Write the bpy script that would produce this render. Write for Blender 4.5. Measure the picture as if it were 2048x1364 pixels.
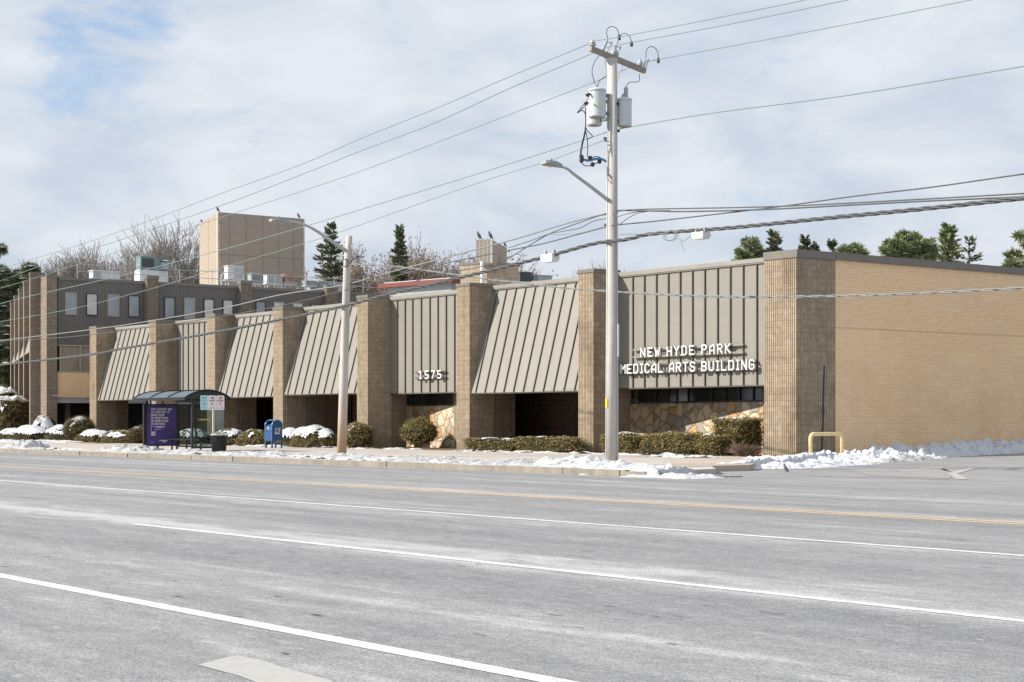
import bpy, math, random
from mathutils import Vector, noise
random.seed(7)
C = bpy.context.scene.collection
for o in list(bpy.data.objects): bpy.data.objects.remove(o)
scn = bpy.context.scene

# ------------------------------------------------------------------ camera
F = 3500.0; CX = 1024.0; HY = 842.0; H = 1.35
RR = math.hypot(2644, F); c_ = F / RR; s_ = 2644 / RR
cam_d = bpy.data.cameras.new('camera'); cam = bpy.data.objects.new('camera', cam_d); C.objects.link(cam)
cam.location = (0, 0, H)
cam.rotation_euler = (math.pi / 2, 0, math.atan2(c_, s_))
cam_d.sensor_width = 36; cam_d.lens = F / 2048 * 36
cam_d.shift_y = (HY - 682) / 2048
cam_d.clip_start = 0.1; cam_d.clip_end = 5000
scn.camera = cam

# ------------------------------------------------------------------ light
SUN_EL = math.radians(32.5); SUN_AZ = math.radians(29)      # azimuth to the left of the facade normal
sun_from = Vector((-math.sin(SUN_AZ) * math.cos(SUN_EL), -math.cos(SUN_AZ) * math.cos(SUN_EL), math.sin(SUN_EL)))
sd = bpy.data.lights.new('sun', 'SUN'); sun = bpy.data.objects.new('sun', sd); C.objects.link(sun)
sd.energy = 5.0; sd.angle = math.radians(0.7); sd.color = (1.0, 0.93, 0.83)
sun.rotation_euler = sun_from.to_track_quat('Z', 'Y').to_euler()
sun.location = (-40, 0, 60)

world = bpy.data.worlds.new('World'); scn.world = world; world.use_nodes = True
nt = world.node_tree; N = nt.nodes; L = nt.links; N.clear()
out = N.new('ShaderNodeOutputWorld'); bg = N.new('ShaderNodeBackground'); bg.inputs['Strength'].default_value = 0.077
sky = N.new('ShaderNodeTexSky'); sky.sky_type = 'NISHITA'; sky.sun_disc = False
sky.sun_elevation = SUN_EL; sky.sun_rotation = math.atan2(sun_from.x, sun_from.y)
sky.air_density = 1.0; sky.dust_density = 0.6; sky.ozone_density = 1.5
tc = N.new('ShaderNodeTexCoord')
mp = N.new('ShaderNodeMapping'); mp.inputs['Scale'].default_value = (1, 1, 2.2)
L.new(tc.outputs['Generated'], mp.inputs['Vector'])
n1 = N.new('ShaderNodeTexNoise'); n1.inputs['Scale'].default_value = 11; n1.inputs['Detail'].default_value = 8; n1.inputs['Roughness'].default_value = 0.6; n1.inputs['Distortion'].default_value = .5
L.new(mp.outputs[0], n1.inputs['Vector'])
# thin opening in the cloud towards the upper left of the view
dotn = N.new('ShaderNodeVectorMath'); dotn.operation = 'DOT_PRODUCT'
fw = Vector((-c_, s_, 0)); rt = Vector((s_, c_, 0))
hole = (fw + rt * ((215 - CX) / F) + Vector((0, 0, (HY - 95) / F))).normalized()
dotn.inputs[1].default_value = hole
L.new(tc.outputs['Generated'], dotn.inputs[0])
mr = N.new('ShaderNodeMapRange'); mr.inputs['From Min'].default_value = math.cos(math.radians(3.8)); mr.inputs['From Max'].default_value = 1.0
mr.inputs['To Min'].default_value = 0.0; mr.inputs['To Max'].default_value = 0.27
L.new(dotn.outputs['Value'], mr.inputs['Value'])
sub = N.new('ShaderNodeMath'); sub.operation = 'SUBTRACT'
L.new(n1.outputs['Fac'], sub.inputs[0]); L.new(mr.outputs[0], sub.inputs[1])
cov = N.new('ShaderNodeMapRange'); cov.interpolation_type = 'SMOOTHSTEP'
cov.inputs['From Min'].default_value = 0.20; cov.inputs['From Max'].default_value = 0.40
cov.inputs['To Min'].default_value = 0.34; cov.inputs['To Max'].default_value = 1.0
L.new(sub.outputs[0], cov.inputs['Value'])
n2 = N.new('ShaderNodeTexNoise'); n2.inputs['Scale'].default_value = 9; n2.inputs['Detail'].default_value = 8; n2.inputs['Roughness'].default_value = 0.56; n2.inputs['Distortion'].default_value = .4
mp2 = N.new('ShaderNodeMapping'); mp2.inputs['Scale'].default_value = (1, 1, 2.6); mp2.inputs['Location'].default_value = (3, 1, 2)
L.new(tc.outputs['Generated'], mp2.inputs['Vector']); L.new(mp2.outputs[0], n2.inputs['Vector'])
cr = N.new('ShaderNodeValToRGB')
cr.color_ramp.elements[0].position = 0.36; cr.color_ramp.elements[0].color = (5.55, 6.2, 7.2, 1)
cr.color_ramp.elements[1].position = 0.62; cr.color_ramp.elements[1].color = (7.2, 7.6, 8.15, 1)
L.new(n2.outputs['Fac'], cr.inputs['Fac'])
blu = N.new('ShaderNodeMixRGB'); blu.blend_type = 'ADD'; blu.inputs['Fac'].default_value = 1.0
blu.inputs['Color2'].default_value = (.4, 1.2, 2.6, 1)
L.new(sky.outputs[0], blu.inputs['Color1'])
mx = N.new('ShaderNodeMixRGB'); L.new(cov.outputs[0], mx.inputs['Fac'])
L.new(blu.outputs[0], mx.inputs['Color1']); L.new(cr.outputs[0], mx.inputs['Color2'])
L.new(mx.outputs[0], bg.inputs['Color']); L.new(bg.outputs[0], out.inputs['Surface'])
scn.view_settings.view_transform = 'Standard'; scn.view_settings.look = 'None'
scn.view_settings.exposure = 0.5; scn.view_settings.gamma = 1.0

# ------------------------------------------------------------------ placing: a sight line met with a real plane
def ray(px):
    a = (px - CX) / F
    return s_ * a - c_, c_ * a + s_
def onY(px, Y):
    dx, dy = ray(px); t = Y / dy
    return dx * t, t
def onX(px, X):
    dx, dy = ray(px); t = X / dx
    return dy * t, t
def zz(py, t): return H + (HY - py) * t / F
def PY(px, py, Y):
    x, t = onY(px, Y); return Vector((x, Y, zz(py, t)))
def PX(px, py, X):
    y, t = onX(px, X); return Vector((X, y, zz(py, t)))
def PZ(px, t, py=None, z=0):
    dx, dy = ray(px); return Vector((dx * t, dy * t, z if py is None else zz(py, t)))
def PG(px, py, gz=0.15):
    t = (H - gz) * F / (py - HY); dx, dy = ray(px); return Vector((dx * t, dy * t, gz))
def camdir(r, f): return Vector((s_ * r - c_ * f, c_ * r + s_ * f, 0))

# ------------------------------------------------------------------ mesh helpers
class MB:
    def __init__(s): s.v = []; s.f = []; s.m = []; s.smooth = False
    def quadp(s, pts, m=0):
        i = len(s.v); s.v += [tuple(p) for p in pts]; s.f.append(tuple(range(i, i + len(pts)))); s.m.append(m)
    def box(s, a, b, m=0):
        x0, y0, z0 = a; x1, y1, z1 = b
        if x0 > x1: x0, x1 = x1, x0
        if y0 > y1: y0, y1 = y1, y0
        if z0 > z1: z0, z1 = z1, z0
        i = len(s.v)
        s.v += [(x0,y0,z0),(x1,y0,z0),(x1,y1,z0),(x0,y1,z0),(x0,y0,z1),(x1,y0,z1),(x1,y1,z1),(x0,y1,z1)]
        for q in ((0,3,2,1),(4,5,6,7),(0,1,5,4),(1,2,6,5),(2,3,7,6),(3,0,4,7)):
            s.f.append(tuple(i + k for k in q)); s.m.append(m)
    def obox(s, c, u, v, w, m=0):
        # oriented box: centre, three half-extent vectors
        c, u, v, w = Vector(c), Vector(u), Vector(v), Vector(w); i = len(s.v)
        for sw in (-1, 1):
            for a, b in ((-1,-1),(1,-1),(1,1),(-1,1)): s.v.append(tuple(c + u*a + v*b + w*sw))
        for q in ((0,3,2,1),(4,5,6,7),(0,1,5,4),(1,2,6,5),(2,3,7,6),(3,0,4,7)):
            s.f.append(tuple(i + k for k in q)); s.m.append(m)
    def prism(s, poly, z0, z1, m=0, top=True):
        n = len(poly); i = len(s.v)
        s.v += [(p[0], p[1], z0) for p in poly] + [(p[0], p[1], z1) for p in poly]
        for k in range(n):
            k2 = (k + 1) % n; s.f.append((i+k, i+k2, i+n+k2, i+n+k)); s.m.append(m)
        if top:
            s.f.append(tuple(i + n + k for k in range(n))); s.m.append(m)
            s.f.append(tuple(i + n - 1 - k for k in range(n))); s.m.append(m)
    def tube(s, pts, r, n=6, m=0, cap=True):
        pts = [Vector(p) for p in pts]; rs = r if isinstance(r, (list, tuple)) else [r] * len(pts)
        i0 = len(s.v); prev = None
        for k, p in enumerate(pts):
            d = (pts[min(k+1, len(pts)-1)] - pts[max(k-1, 0)])
            if d.length < 1e-9: d = Vector((0,0,1))
            d.normalize()
            if prev is None:
                a = d.cross(Vector((0,0,1)))
                if a.length < .01: a = d.cross(Vector((1,0,0)))
            else:
                a = prev - d * prev.dot(d)
                if a.length < 1e-6: a = d.orthogonal()
            a.normalize(); prev = a; b = d.cross(a)
            for j in range(n):
                t = 2 * math.pi * j / n; s.v.append(tuple(p + a * (math.cos(t) * rs[k]) + b * (math.sin(t) * rs[k])))
        for k in range(len(pts) - 1):
            for j in range(n):
                j2 = (j + 1) % n; s.f.append((i0+k*n+j, i0+k*n+j2, i0+(k+1)*n+j2, i0+(k+1)*n+j)); s.m.append(m)
        if cap:
            s.f.append(tuple(i0 + n - 1 - j for j in range(n))); s.m.append(m)
            e = i0 + (len(pts)-1) * n; s.f.append(tuple(e + j for j in range(n))); s.m.append(m)
    def lathe(s, c, prof, n=16, m=0):
        # prof: (radius, z) list from bottom to top
        i0 = len(s.v)
        for r, z in prof:
            for j in range(n):
                t = 2 * math.pi * j / n; s.v.append((c[0] + r*math.cos(t), c[1] + r*math.sin(t), c[2] + z))
        for k in range(len(prof) - 1):
            for j in range(n):
                j2 = (j+1) % n; s.f.append((i0+k*n+j, i0+k*n+j2, i0+(k+1)*n+j2, i0+(k+1)*n+j)); s.m.append(m)
        s.f.append(tuple(i0 + n - 1 - j for j in range(n))); s.m.append(m)
        e = i0 + (len(prof)-1) * n; s.f.append(tuple(e + j for j in range(n))); s.m.append(m)
    def build(s, name, mats, parent=None, origin=None, smooth=False):
        org = wloc(parent) if parent else Vector(origin or (0,0,0))
        me = bpy.data.meshes.new(name)
        me.from_pydata([(v[0]-org.x, v[1]-org.y, v[2]-org.z) for v in s.v], [], s.f)
        if not isinstance(mats, (list, tuple)): mats = [mats]
        for m in mats: me.materials.append(m)
        if len(mats) > 1: me.polygons.foreach_set('material_index', s.m)
        if smooth or s.smooth: me.polygons.foreach_set('use_smooth', [True] * len(me.polygons))
        me.update()
        o = bpy.data.objects.new(name, me); C.objects.link(o)
        if parent: o.parent = parent
        else: o.location = org
        return o
def wloc(o):
    v = Vector((0,0,0))
    while o: v = v + o.location; o = o.parent
    return v
def tag(o, label, cat, group=None):
    o['label'] = label; o['category'] = cat
    if group: o['group'] = group
    return o
def thing(name, label, cat, loc, group=None):
    o = bpy.data.objects.new(name, None); C.objects.link(o); o.location = loc; o.empty_display_size = .3
    return tag(o, label, cat, group)
def struct(o): o['kind'] = 'structure'; return o
def stuff(o, label=None, cat=None):
    o['kind'] = 'stuff'
    if label: o['label'] = label; o['category'] = cat
    return o
def fixn(o):
    import bmesh
    bm = bmesh.new(); bm.from_mesh(o.data); bmesh.ops.recalc_face_normals(bm, faces=bm.faces); bm.to_mesh(o.data); bm.free(); return o

# ------------------------------------------------------------------ materials
def mat(name, col, rough=.7, metal=0, spec=.5):
    m = bpy.data.materials.new(name); m.use_nodes = True; b = m.node_tree.nodes['Principled BSDF']
    b.inputs['Base Color'].default_value = (*col, 1); b.inputs['Roughness'].default_value = rough; b.inputs['Metallic'].default_value = metal
    b.inputs['Specular IOR Level'].default_value = spec
    return m
class NT:
    def __init__(s, m): s.t = m.node_tree; s.n = s.t.nodes; s.l = s.t.links; s.b = s.n['Principled BSDF']
    def pos(s):
        g = s.n.new('ShaderNodeNewGeometry'); return g.outputs['Position']
    def uv(s, kx=1, ky=1, kz=1, uscale=1):
        # u = x + y (axis-aligned walls), v = z
        p = s.n.new('ShaderNodeSeparateXYZ'); s.l.new(s.pos(), p.inputs[0])
        a = s.math('ADD', p.outputs[0], p.outputs[1]); cmb = s.n.new('ShaderNodeCombineXYZ')
        s.l.new(a, cmb.inputs[0]); s.l.new(p.outputs[2], cmb.inputs[1]); return cmb.outputs[0], a, p.outputs
    def math(s, op, a, b=None, clamp=False):
        n = s.n.new('ShaderNodeMath'); n.operation = op; n.use_clamp = clamp
        for i, v in enumerate((a, b)):
            if v is None: continue
            if isinstance(v, (int, float)): n.inputs[i].default_value = v
            else: s.l.new(v, n.inputs[i])
        return n.outputs[0]
    def noise(s, vec, scale, detail=4, rough=.55, sc=None, loc=None):
        if sc or loc:
            mp = s.n.new('ShaderNodeMapping')
            if sc: mp.inputs['Scale'].default_value = sc
            if loc: mp.inputs['Location'].default_value = loc
            s.l.new(vec, mp.inputs['Vector']); vec = mp.outputs[0]
        n = s.n.new('ShaderNodeTexNoise'); n.inputs['Scale'].default_value = scale; n.inputs['Detail'].default_value = detail; n.inputs['Roughness'].default_value = rough
        s.l.new(vec, n.inputs['Vector']); return n.outputs['Fac']
    def ramp(s, fac, stops, interp='LINEAR'):
        r = s.n.new('ShaderNodeValToRGB'); r.color_ramp.interpolation = interp; e = r.color_ramp.elements
        while len(e) < len(stops): e.new(.5)
        for el, (p, col) in zip(e, stops):
            el.position = p; el.color = (*col, 1) if len(col) == 3 else col
        s.l.new(fac, r.inputs['Fac']); return r.outputs['Color']
    def mix(s, fac, a, b, mode='MIX'):
        n = s.n.new('ShaderNodeMixRGB'); n.blend_type = mode
        for i, v in enumerate((fac, a, b)):
            if isinstance(v, (int, float)): n.inputs[i].default_value = v
            elif isinstance(v, tuple): n.inputs[i].default_value = (*v, 1)
            else: s.l.new(v, n.inputs[i])
        return n.outputs[0]
    def maprange(s, v, a, b, c=0, d=1):
        n = s.n.new('ShaderNodeMapRange'); s.l.new(v, n.inputs[0])
        for i, x in enumerate((a, b, c, d)): n.inputs[i+1].default_value = x
        return n.outputs[0]
    def bump(s, h, strength=.3, dist=.02):
        n = s.n.new('ShaderNodeBump'); n.inputs['Strength'].default_value = strength; n.inputs['Distance'].default_value = dist
        s.l.new(h, n.inputs['Height']); s.l.new(n.outputs[0], s.b.inputs['Normal'])
    def col(s, c): s.l.new(c, s.b.inputs['Base Color'])
def g3(v): return (v, v, v)
def mottled(name, c1, c2, scale=3, rough=.8, spec=.3, detail=5, sc=None, bump=0, bscale=30):
    m = mat(name, c1, rough, 0, spec); t = NT(m); p = t.pos()
    f = t.noise(p, scale, detail, .6, sc); t.col(t.ramp(f, [(.3, c1), (.7, c2)]))
    if bump: t.bump(t.noise(p, bscale, 4), bump, .02)
    return m

def make_cmu(name, ca, cb, cm, stain=(.10,.07,.045)):
    m = mat(name, ca, .95, 0, .1); t = NT(m); uv, u, p = t.uv()
    br = t.n.new('ShaderNodeTexBrick'); t.l.new(uv, br.inputs['Vector'])
    br.inputs['Scale'].default_value = 1; br.inputs['Mortar Size'].default_value = .012; br.inputs['Mortar Smooth'].default_value = .3
    br.inputs['Brick Width'].default_value = .41; br.inputs['Row Height'].default_value = .203; br.inputs['Bias'].default_value = 0; br.offset = 0.0
    br.inputs['Color1'].default_value = (*ca, 1); br.inputs['Color2'].default_value = (*cb, 1); br.inputs['Mortar'].default_value = (*cm, 1)
    n1 = t.noise(t.pos(), 22, 5, .7); n2 = t.noise(t.pos(), .9, 5, .6, sc=(1, 1, .35))
    c1 = t.mix(t.maprange(n1, .35, .7, 0, .55), br.outputs['Color'], tuple(x * .45 for x in ca))
    n5 = t.noise(t.pos(), 5, 4, .7); c1 = t.mix(t.maprange(n5, .48, .68, 0, .42), c1, tuple(x * .5 for x in ca)); c1 = t.mix(t.maprange(n5, .32, .46, .35, 0), c1, tuple(min(.8, x * 1.45) for x in ca)); c1 = t.mix(t.maprange(n2, .52, .75, 0, .6), c1, stain)
    # weathering splash near the ground
    g = t.math('MULTIPLY', t.maprange(p[2], .15, .8, 1, 0), t.noise(t.pos(), 3, 4))
    c1 = t.mix(t.math('MULTIPLY', g, .55), c1, (.13, .12, .055))
    # stray white mortar streaks
    w = t.noise(uv, 1, 3, .5, sc=(1.2, 9, 1)); 
    k = t.math('MULTIPLY', t.maprange(w, .66, .7, 0, 1), t.maprange(br.outputs['Fac'], .5, 1, 0, 1))
    c1 = t.mix(t.math('MULTIPLY', k, .7), c1, (.5, .46, .4))
    t.col(c1); t.bump(n1, .6, .02)
    return m
M = {}
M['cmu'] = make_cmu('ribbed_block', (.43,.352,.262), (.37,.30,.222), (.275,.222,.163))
M['cmu_shaded'] = make_cmu('shaded_block', (.19,.13,.098), (.15,.10,.076), (.07,.05,.04))  # brown block for the porches, their deep shade mixed into the colour
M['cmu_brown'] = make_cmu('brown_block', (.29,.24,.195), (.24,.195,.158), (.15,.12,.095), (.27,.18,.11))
def make_yellow_brick():
    m = mat('buff_brick', (.7,.5,.3), .8, 0, .2); t = NT(m); uv, u, p = t.uv()
    br = t.n.new('ShaderNodeTexBrick'); t.l.new(uv, br.inputs['Vector'])
    br.inputs['Scale'].default_value = 1; br.inputs['Mortar Size'].default_value = .009; br.inputs['Mortar Smooth'].default_value = .4
    br.inputs['Brick Width'].default_value = .28; br.inputs['Row Height'].default_value = .079; br.offset = .5
    br.inputs['Color1'].default_value = (.89,.645,.41,1); br.inputs['Color2'].default_value = (.81,.58,.36,1); br.inputs['Mortar'].default_value = (.60,.41,.235,1)
    n2 = t.noise(uv, .45, 6, .6); n3 = t.noise(uv, .8, 5, .65, loc=(4, 7, 0)); n4 = t.noise(uv, 1, 5, .6, sc=(2.2, .12, 1))
    # smeared repair coats, rectangular in rough bands
    rb = t.n.new('ShaderNodeTexBrick'); mp = t.n.new('ShaderNodeMapping'); mp.inputs['Location'].default_value = (1.3, .28, 0)
    t.l.new(uv, mp.inputs['Vector']); t.l.new(mp.outputs[0], rb.inputs['Vector']); rb.inputs['Scale'].default_value = 1
    rb.inputs['Brick Width'].default_value = 2.4; rb.inputs['Row Height'].default_value = 1.35; rb.inputs['Mortar Size'].default_value = .0
    rb.inputs['Color1'].default_value = (0,0,0,1); rb.inputs['Color2'].default_value = (1,1,1,1)
    band = t.math('MULTIPLY', t.maprange(p[2], 3.3, 3.4, 0, 1), t.maprange(p[2], 4.45, 4.5, 1, 0))
    patch = t.math('MULTIPLY', t.math('MULTIPLY', t.maprange(rb.outputs['Color'], .35, .45, 0, 1), band), .35)
    c = t.mix(patch, br.outputs['Color'], (.88,.64,.375))
    c = t.mix(t.math('MULTIPLY', t.maprange(n2, .45, .72, 0, .55), t.maprange(p[2], 3.2, 2.2, .25, 1)), c, (.58,.38,.19))
    c = t.mix(t.maprange(n3, .52, .75, 0, .35), c, (.70,.57,.42)); c = t.mix(t.math('MULTIPLY', t.maprange(n4, .52, .75, 0, .35), t.maprange(p[2], .3, 2.5, 1, .3)), c, (.60,.42,.25))
    # control joint
    j = t.math('MULTIPLY', t.maprange(p[2], 4.44, 4.46, 0, 1), t.maprange(p[2], 4.48, 4.50, 1, 0))
    c = t.mix(t.math('MULTIPLY', j, .5), c, (.36,.25,.14))
    t.col(c); t.bump(br.outputs['Fac'], .35, -.01); return m
M['buff'] = make_yellow_brick()
def make_stone():
    m = mat('fieldstone', (.4,.3,.2), .85, 0, .2); t = NT(m); p0 = t.pos()
    p1 = t.n.new('ShaderNodeMapping'); p1.inputs['Scale'].default_value = (1.0, .001, 1.15); t.l.new(p0, p1.inputs['Vector'])
    nz = t.n.new('ShaderNodeTexNoise'); nz.inputs['Scale'].default_value = 2.2; t.l.new(p1.outputs[0], nz.inputs['Vector'])
    wob = t.mix(.22, p1.outputs[0], nz.outputs['Color'], 'ADD')
    vo = t.n.new('ShaderNodeTexVoronoi'); vo.inputs['Scale'].default_value = 2.0; t.l.new(wob, vo.inputs['Vector'])
    ve = t.n.new('ShaderNodeTexVoronoi'); ve.feature = 'DISTANCE_TO_EDGE'; ve.inputs['Scale'].default_value = 2.0; t.l.new(wob, ve.inputs['Vector'])
    sp = t.n.new('ShaderNodeSeparateColor'); t.l.new(vo.outputs['Color'], sp.inputs[0])
    c = t.ramp(sp.outputs[0], [(0, (.46,.38,.27)), (.2, (.40,.22,.09)), (.36, (.56,.46,.33)), (.52, (.30,.27,.22)), (.68, (.60,.47,.30)), (.84, (.46,.27,.11))], 'CONSTANT')
    n = t.noise(p0, 7, 5, .65)
    c = t.mix(t.maprange(n, .4, .7, 0, .5), c, (.58,.50,.40))
    mo = t.maprange(ve.outputs['Distance'], .012, .04, 1, 0)
    c = t.mix(t.math('MULTIPLY', mo, .85), c, (.16,.115,.075)); t.col(c)
    t.bump(t.math('ADD', t.maprange(ve.outputs['Distance'], 0, .12), t.math('MULTIPLY', n, .4)), .8, .05); return m
M['stone'] = make_stone()
def make_siding(name, ca, cb, pitch, axis_u=True, gw=.12):
    m = mat(name, ca, .55, 0, .4); t = NT(m); uv, u, p = t.uv()
    fr = t.math('FRACT', t.math('DIVIDE', u, pitch)); g = t.math('LESS_THAN', fr, gw)
    n = t.noise(t.pos(), 1.2, 4, .6, sc=(1, 1, .25)); c = t.ramp(n, [(.3, ca), (.7, cb)])
    c = t.mix(t.math('MULTIPLY', g, .6), c, tuple(x*.35 for x in ca)); t.col(c)
    return m
M['siding'] = make_siding('dark_siding', (.118,.110,.102), (.142,.132,.122), .23)
def make_panel():
    m = mat('taupe_metal', (.26,.245,.21), .55, 0, .4); t = NT(m); p = t.pos(); uv, u, q = t.uv()
    n = t.noise(p, 1.3, 5, .6, sc=(1, 1, .3)); st = t.noise(uv, 1, 5, .65, sc=(5.5, .25, 1)); bl = t.noise(p, .35, 3, .5)
    c = t.ramp(n, [(.3, (.232,.221,.196)), (.7, (.206,.197,.175))]); c = t.mix(t.maprange(bl, .4, .65, 0, .5), c, (.242,.226,.204))
    c = t.mix(t.math('MULTIPLY', t.maprange(st, .55, .75, 0, .35), t.maprange(q[2], 3.2, 6.9, .3, 1)), c, (.17,.155,.13)); t.col(c); t.bump(t.noise(p, 1.6, 3, .5), .35, .05); return m
M['taupe'] = make_panel()
M['taupe_trim'] = mottled('trim_metal', (.27,.255,.23), (.23,.218,.196), 1.2, .45, .5)
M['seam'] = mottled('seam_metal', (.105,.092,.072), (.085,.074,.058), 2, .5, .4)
M['cap'] = mottled('cap_metal', (.17,.155,.135), (.14,.128,.112), 2, .45, .5)
M['frame_dark'] = mat('dark_frame', (.025,.023,.021), .45)
M['frame_tan'] = mat('tan_frame', (.38,.33,.25), .5)
M['black'] = mat('black_paint', (.013,.016,.018), .4)
M['glass_dark'] = mat('dark_glass', (.018,.02,.022), .12, 0, .5)
M['white_paint'] = mottled('white_paint', (.56,.57,.57), (.44,.455,.46), 4, .5)
M['letter'] = mottled('letter_white', (.72,.72,.71), (.62,.62,.61), 8, .4)
M['galv'] = mottled('galvanised', (.42,.43,.44), (.34,.35,.36), 3, .45, .5)
M['hvac'] = mottled('hvac_grey', (.32,.355,.37), (.24,.27,.285), 3, .55)
M['hvac_green'] = mottled('hvac_green', (.20,.26,.26), (.15,.20,.20), 3, .5)
M['hvac_dark'] = mottled('hvac_dark', (.06,.07,.075), (.09,.10,.105), 12, .6)
M['rust'] = mottled('rusty_metal', (.30,.10,.04), (.42,.38,.33), 5, .8)
M['panel_tan'] = mottled('aggregate_panel', (.345,.292,.243), (.305,.255,.21), 2, .9, .1, bump=.3, bscale=40)
M['roofing'] = mottled('roofing', (.45,.45,.44), (.6,.6,.6), .6, .9)
M['red_trim'] = mottled('red_trim', (.20,.06,.045), (.15,.05,.04), 3, .7)
M['rubber'] = mat('rubber', (.02,.02,.022), .6)
M['cable'] = mottled('cable', (.055,.058,.062), (.11,.115,.12), 14, .6)
M['cable_thin'] = mat('copper_wire', (.15,.23,.21), .6)
M['cable_grey'] = mottled('grey_cable', (.16,.17,.175), (.26,.27,.27), 10, .6)
M['ceramic'] = mottled('transformer_paint', (.55,.59,.60), (.48,.52,.535), 3, .35, .5)
M['insul'] = mat('insulator', (.36,.39,.41), .25)
M['blue_strap'] = mat('blue_sleeve', (.05,.20,.42), .5)
M['yellow'] = mat('yellow_paint', (.75,.50,.03), .5)
M['bar_yellow'] = mottled('faded_yellow', (.80,.62,.33), (.68,.50,.25), 5, .55)
M['bucket'] = mat('box_plastic', (.62,.63,.60), .5)
def make_wood(name, ca, cb, low=None):
    m = mat(name, ca, .85, 0, .2); t = NT(m); p = t.pos()
    n = t.noise(p, 9, 5, .65, sc=(1, 1, .05)); n2 = t.noise(p, 2.5, 4, .6, sc=(1, 1, .4))
    c = t.ramp(n, [(.3, ca), (.62, cb), (.75, tuple(x*.55 for x in ca))])
    c = t.mix(t.maprange(n2, .5, .75, 0, .35), c, tuple(x*.6 for x in ca))
    if low:
        sp = t.n.new('ShaderNodeSeparateXYZ'); t.l.new(p, sp.inputs[0])
        c = t.mix(t.maprange(sp.outputs[2], .5, 2.6, .8, 0), c, low)
    t.col(c); t.bump(n, .5, .02); return m
M['pole'] = make_wood('weathered_pole', (.40,.38,.35), (.52,.50,.47))
M['pole_brown'] = make_wood('brown_pole', (.40,.38,.355), (.52,.49,.46), (.40,.25,.13))
M['arm_wood'] = make_wood('crossarm_wood', (.24,.21,.185), (.32,.285,.255))
M['bark'] = mottled('bark', (.19,.155,.13), (.12,.10,.085), 6, .9)
M['twig'] = mottled('twig', (.31,.285,.265), (.22,.20,.185), 6, .9)
M['leafrust'] = mottled('dead_leaf', (.36,.20,.12), (.28,.17,.11), 5, .8)
def foliage(name, cols, rough=.75):
    m = mat(name, cols[0], rough, 0, .2); t = NT(m)
    g = t.n.new('ShaderNodeNewGeometry'); n = t.noise(t.pos(), 1.6, 3, .6)
    k = t.math('ADD', t.math('MULTIPLY', g.outputs['Random Per Island'], .6), t.math('MULTIPLY', n, .45))
    st = [(i / (len(cols) - 1) * .85 + .05, c) for i, c in enumerate(cols)]
    t.col(t.ramp(k, st)); return m
M['hedge'] = foliage('hedge_leaf', [(.07,.07,.025), (.15,.13,.045), (.24,.195,.07), (.36,.25,.11), (.19,.18,.06)])
M['hedge2'] = foliage('yew_leaf', [(.06,.06,.025), (.12,.10,.04), (.19,.14,.06), (.29,.19,.09)])
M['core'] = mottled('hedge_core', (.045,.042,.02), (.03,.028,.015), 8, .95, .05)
M['needle'] = foliage('needle', [(.05,.07,.045), (.085,.11,.06), (.13,.145,.08), (.20,.18,.11)])
M['needle_pine'] = foliage('pine_needle', [(.08,.12,.07), (.15,.19,.10), (.23,.26,.13), (.34,.33,.18)])
def make_snow(name, dirt=.0, tint=(.86,.88,.92)):
    m = mat(name, tint, .75, 0, .25); t = NT(m); p = t.pos()
    n = t.noise(p, 2.2, 8, .7); n2 = t.noise(p, 9, 5, .7, loc=(5, 3, 1))
    c = t.ramp(n, [(.3, tuple(x*.94 for x in tint)), (.7, tint)])
    if dirt:
        k = t.math('ADD', t.math('MULTIPLY', n, .55), t.math('MULTIPLY', n2, .45))
        c = t.mix(t.maprange(k, .60 - dirt * .17, .68 - dirt * .10, 0, .85), c, (.20,.185,.17))
    t.col(c); t.bump(t.math('ADD', n2, t.noise(p, 26, 4)), .5, .04); return m
M['snow'] = make_snow('snow', .10, (.57,.59,.63))
M['snow_bank'] = make_snow('bank_snow', .28, (.57,.59,.63))
M['snow_dirty'] = make_snow('dirty_snow', .85, (.50,.515,.54))
M['snow_mid'] = make_snow('old_snow', .40, (.54,.555,.58))
def nz0(t, p):
    n = t.n.new('ShaderNodeTexNoise'); n.inputs['Scale'].default_value = 6; n.inputs['Detail'].default_value = 4; t.l.new(p, n.inputs['Vector']); return n.outputs['Color']
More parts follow.
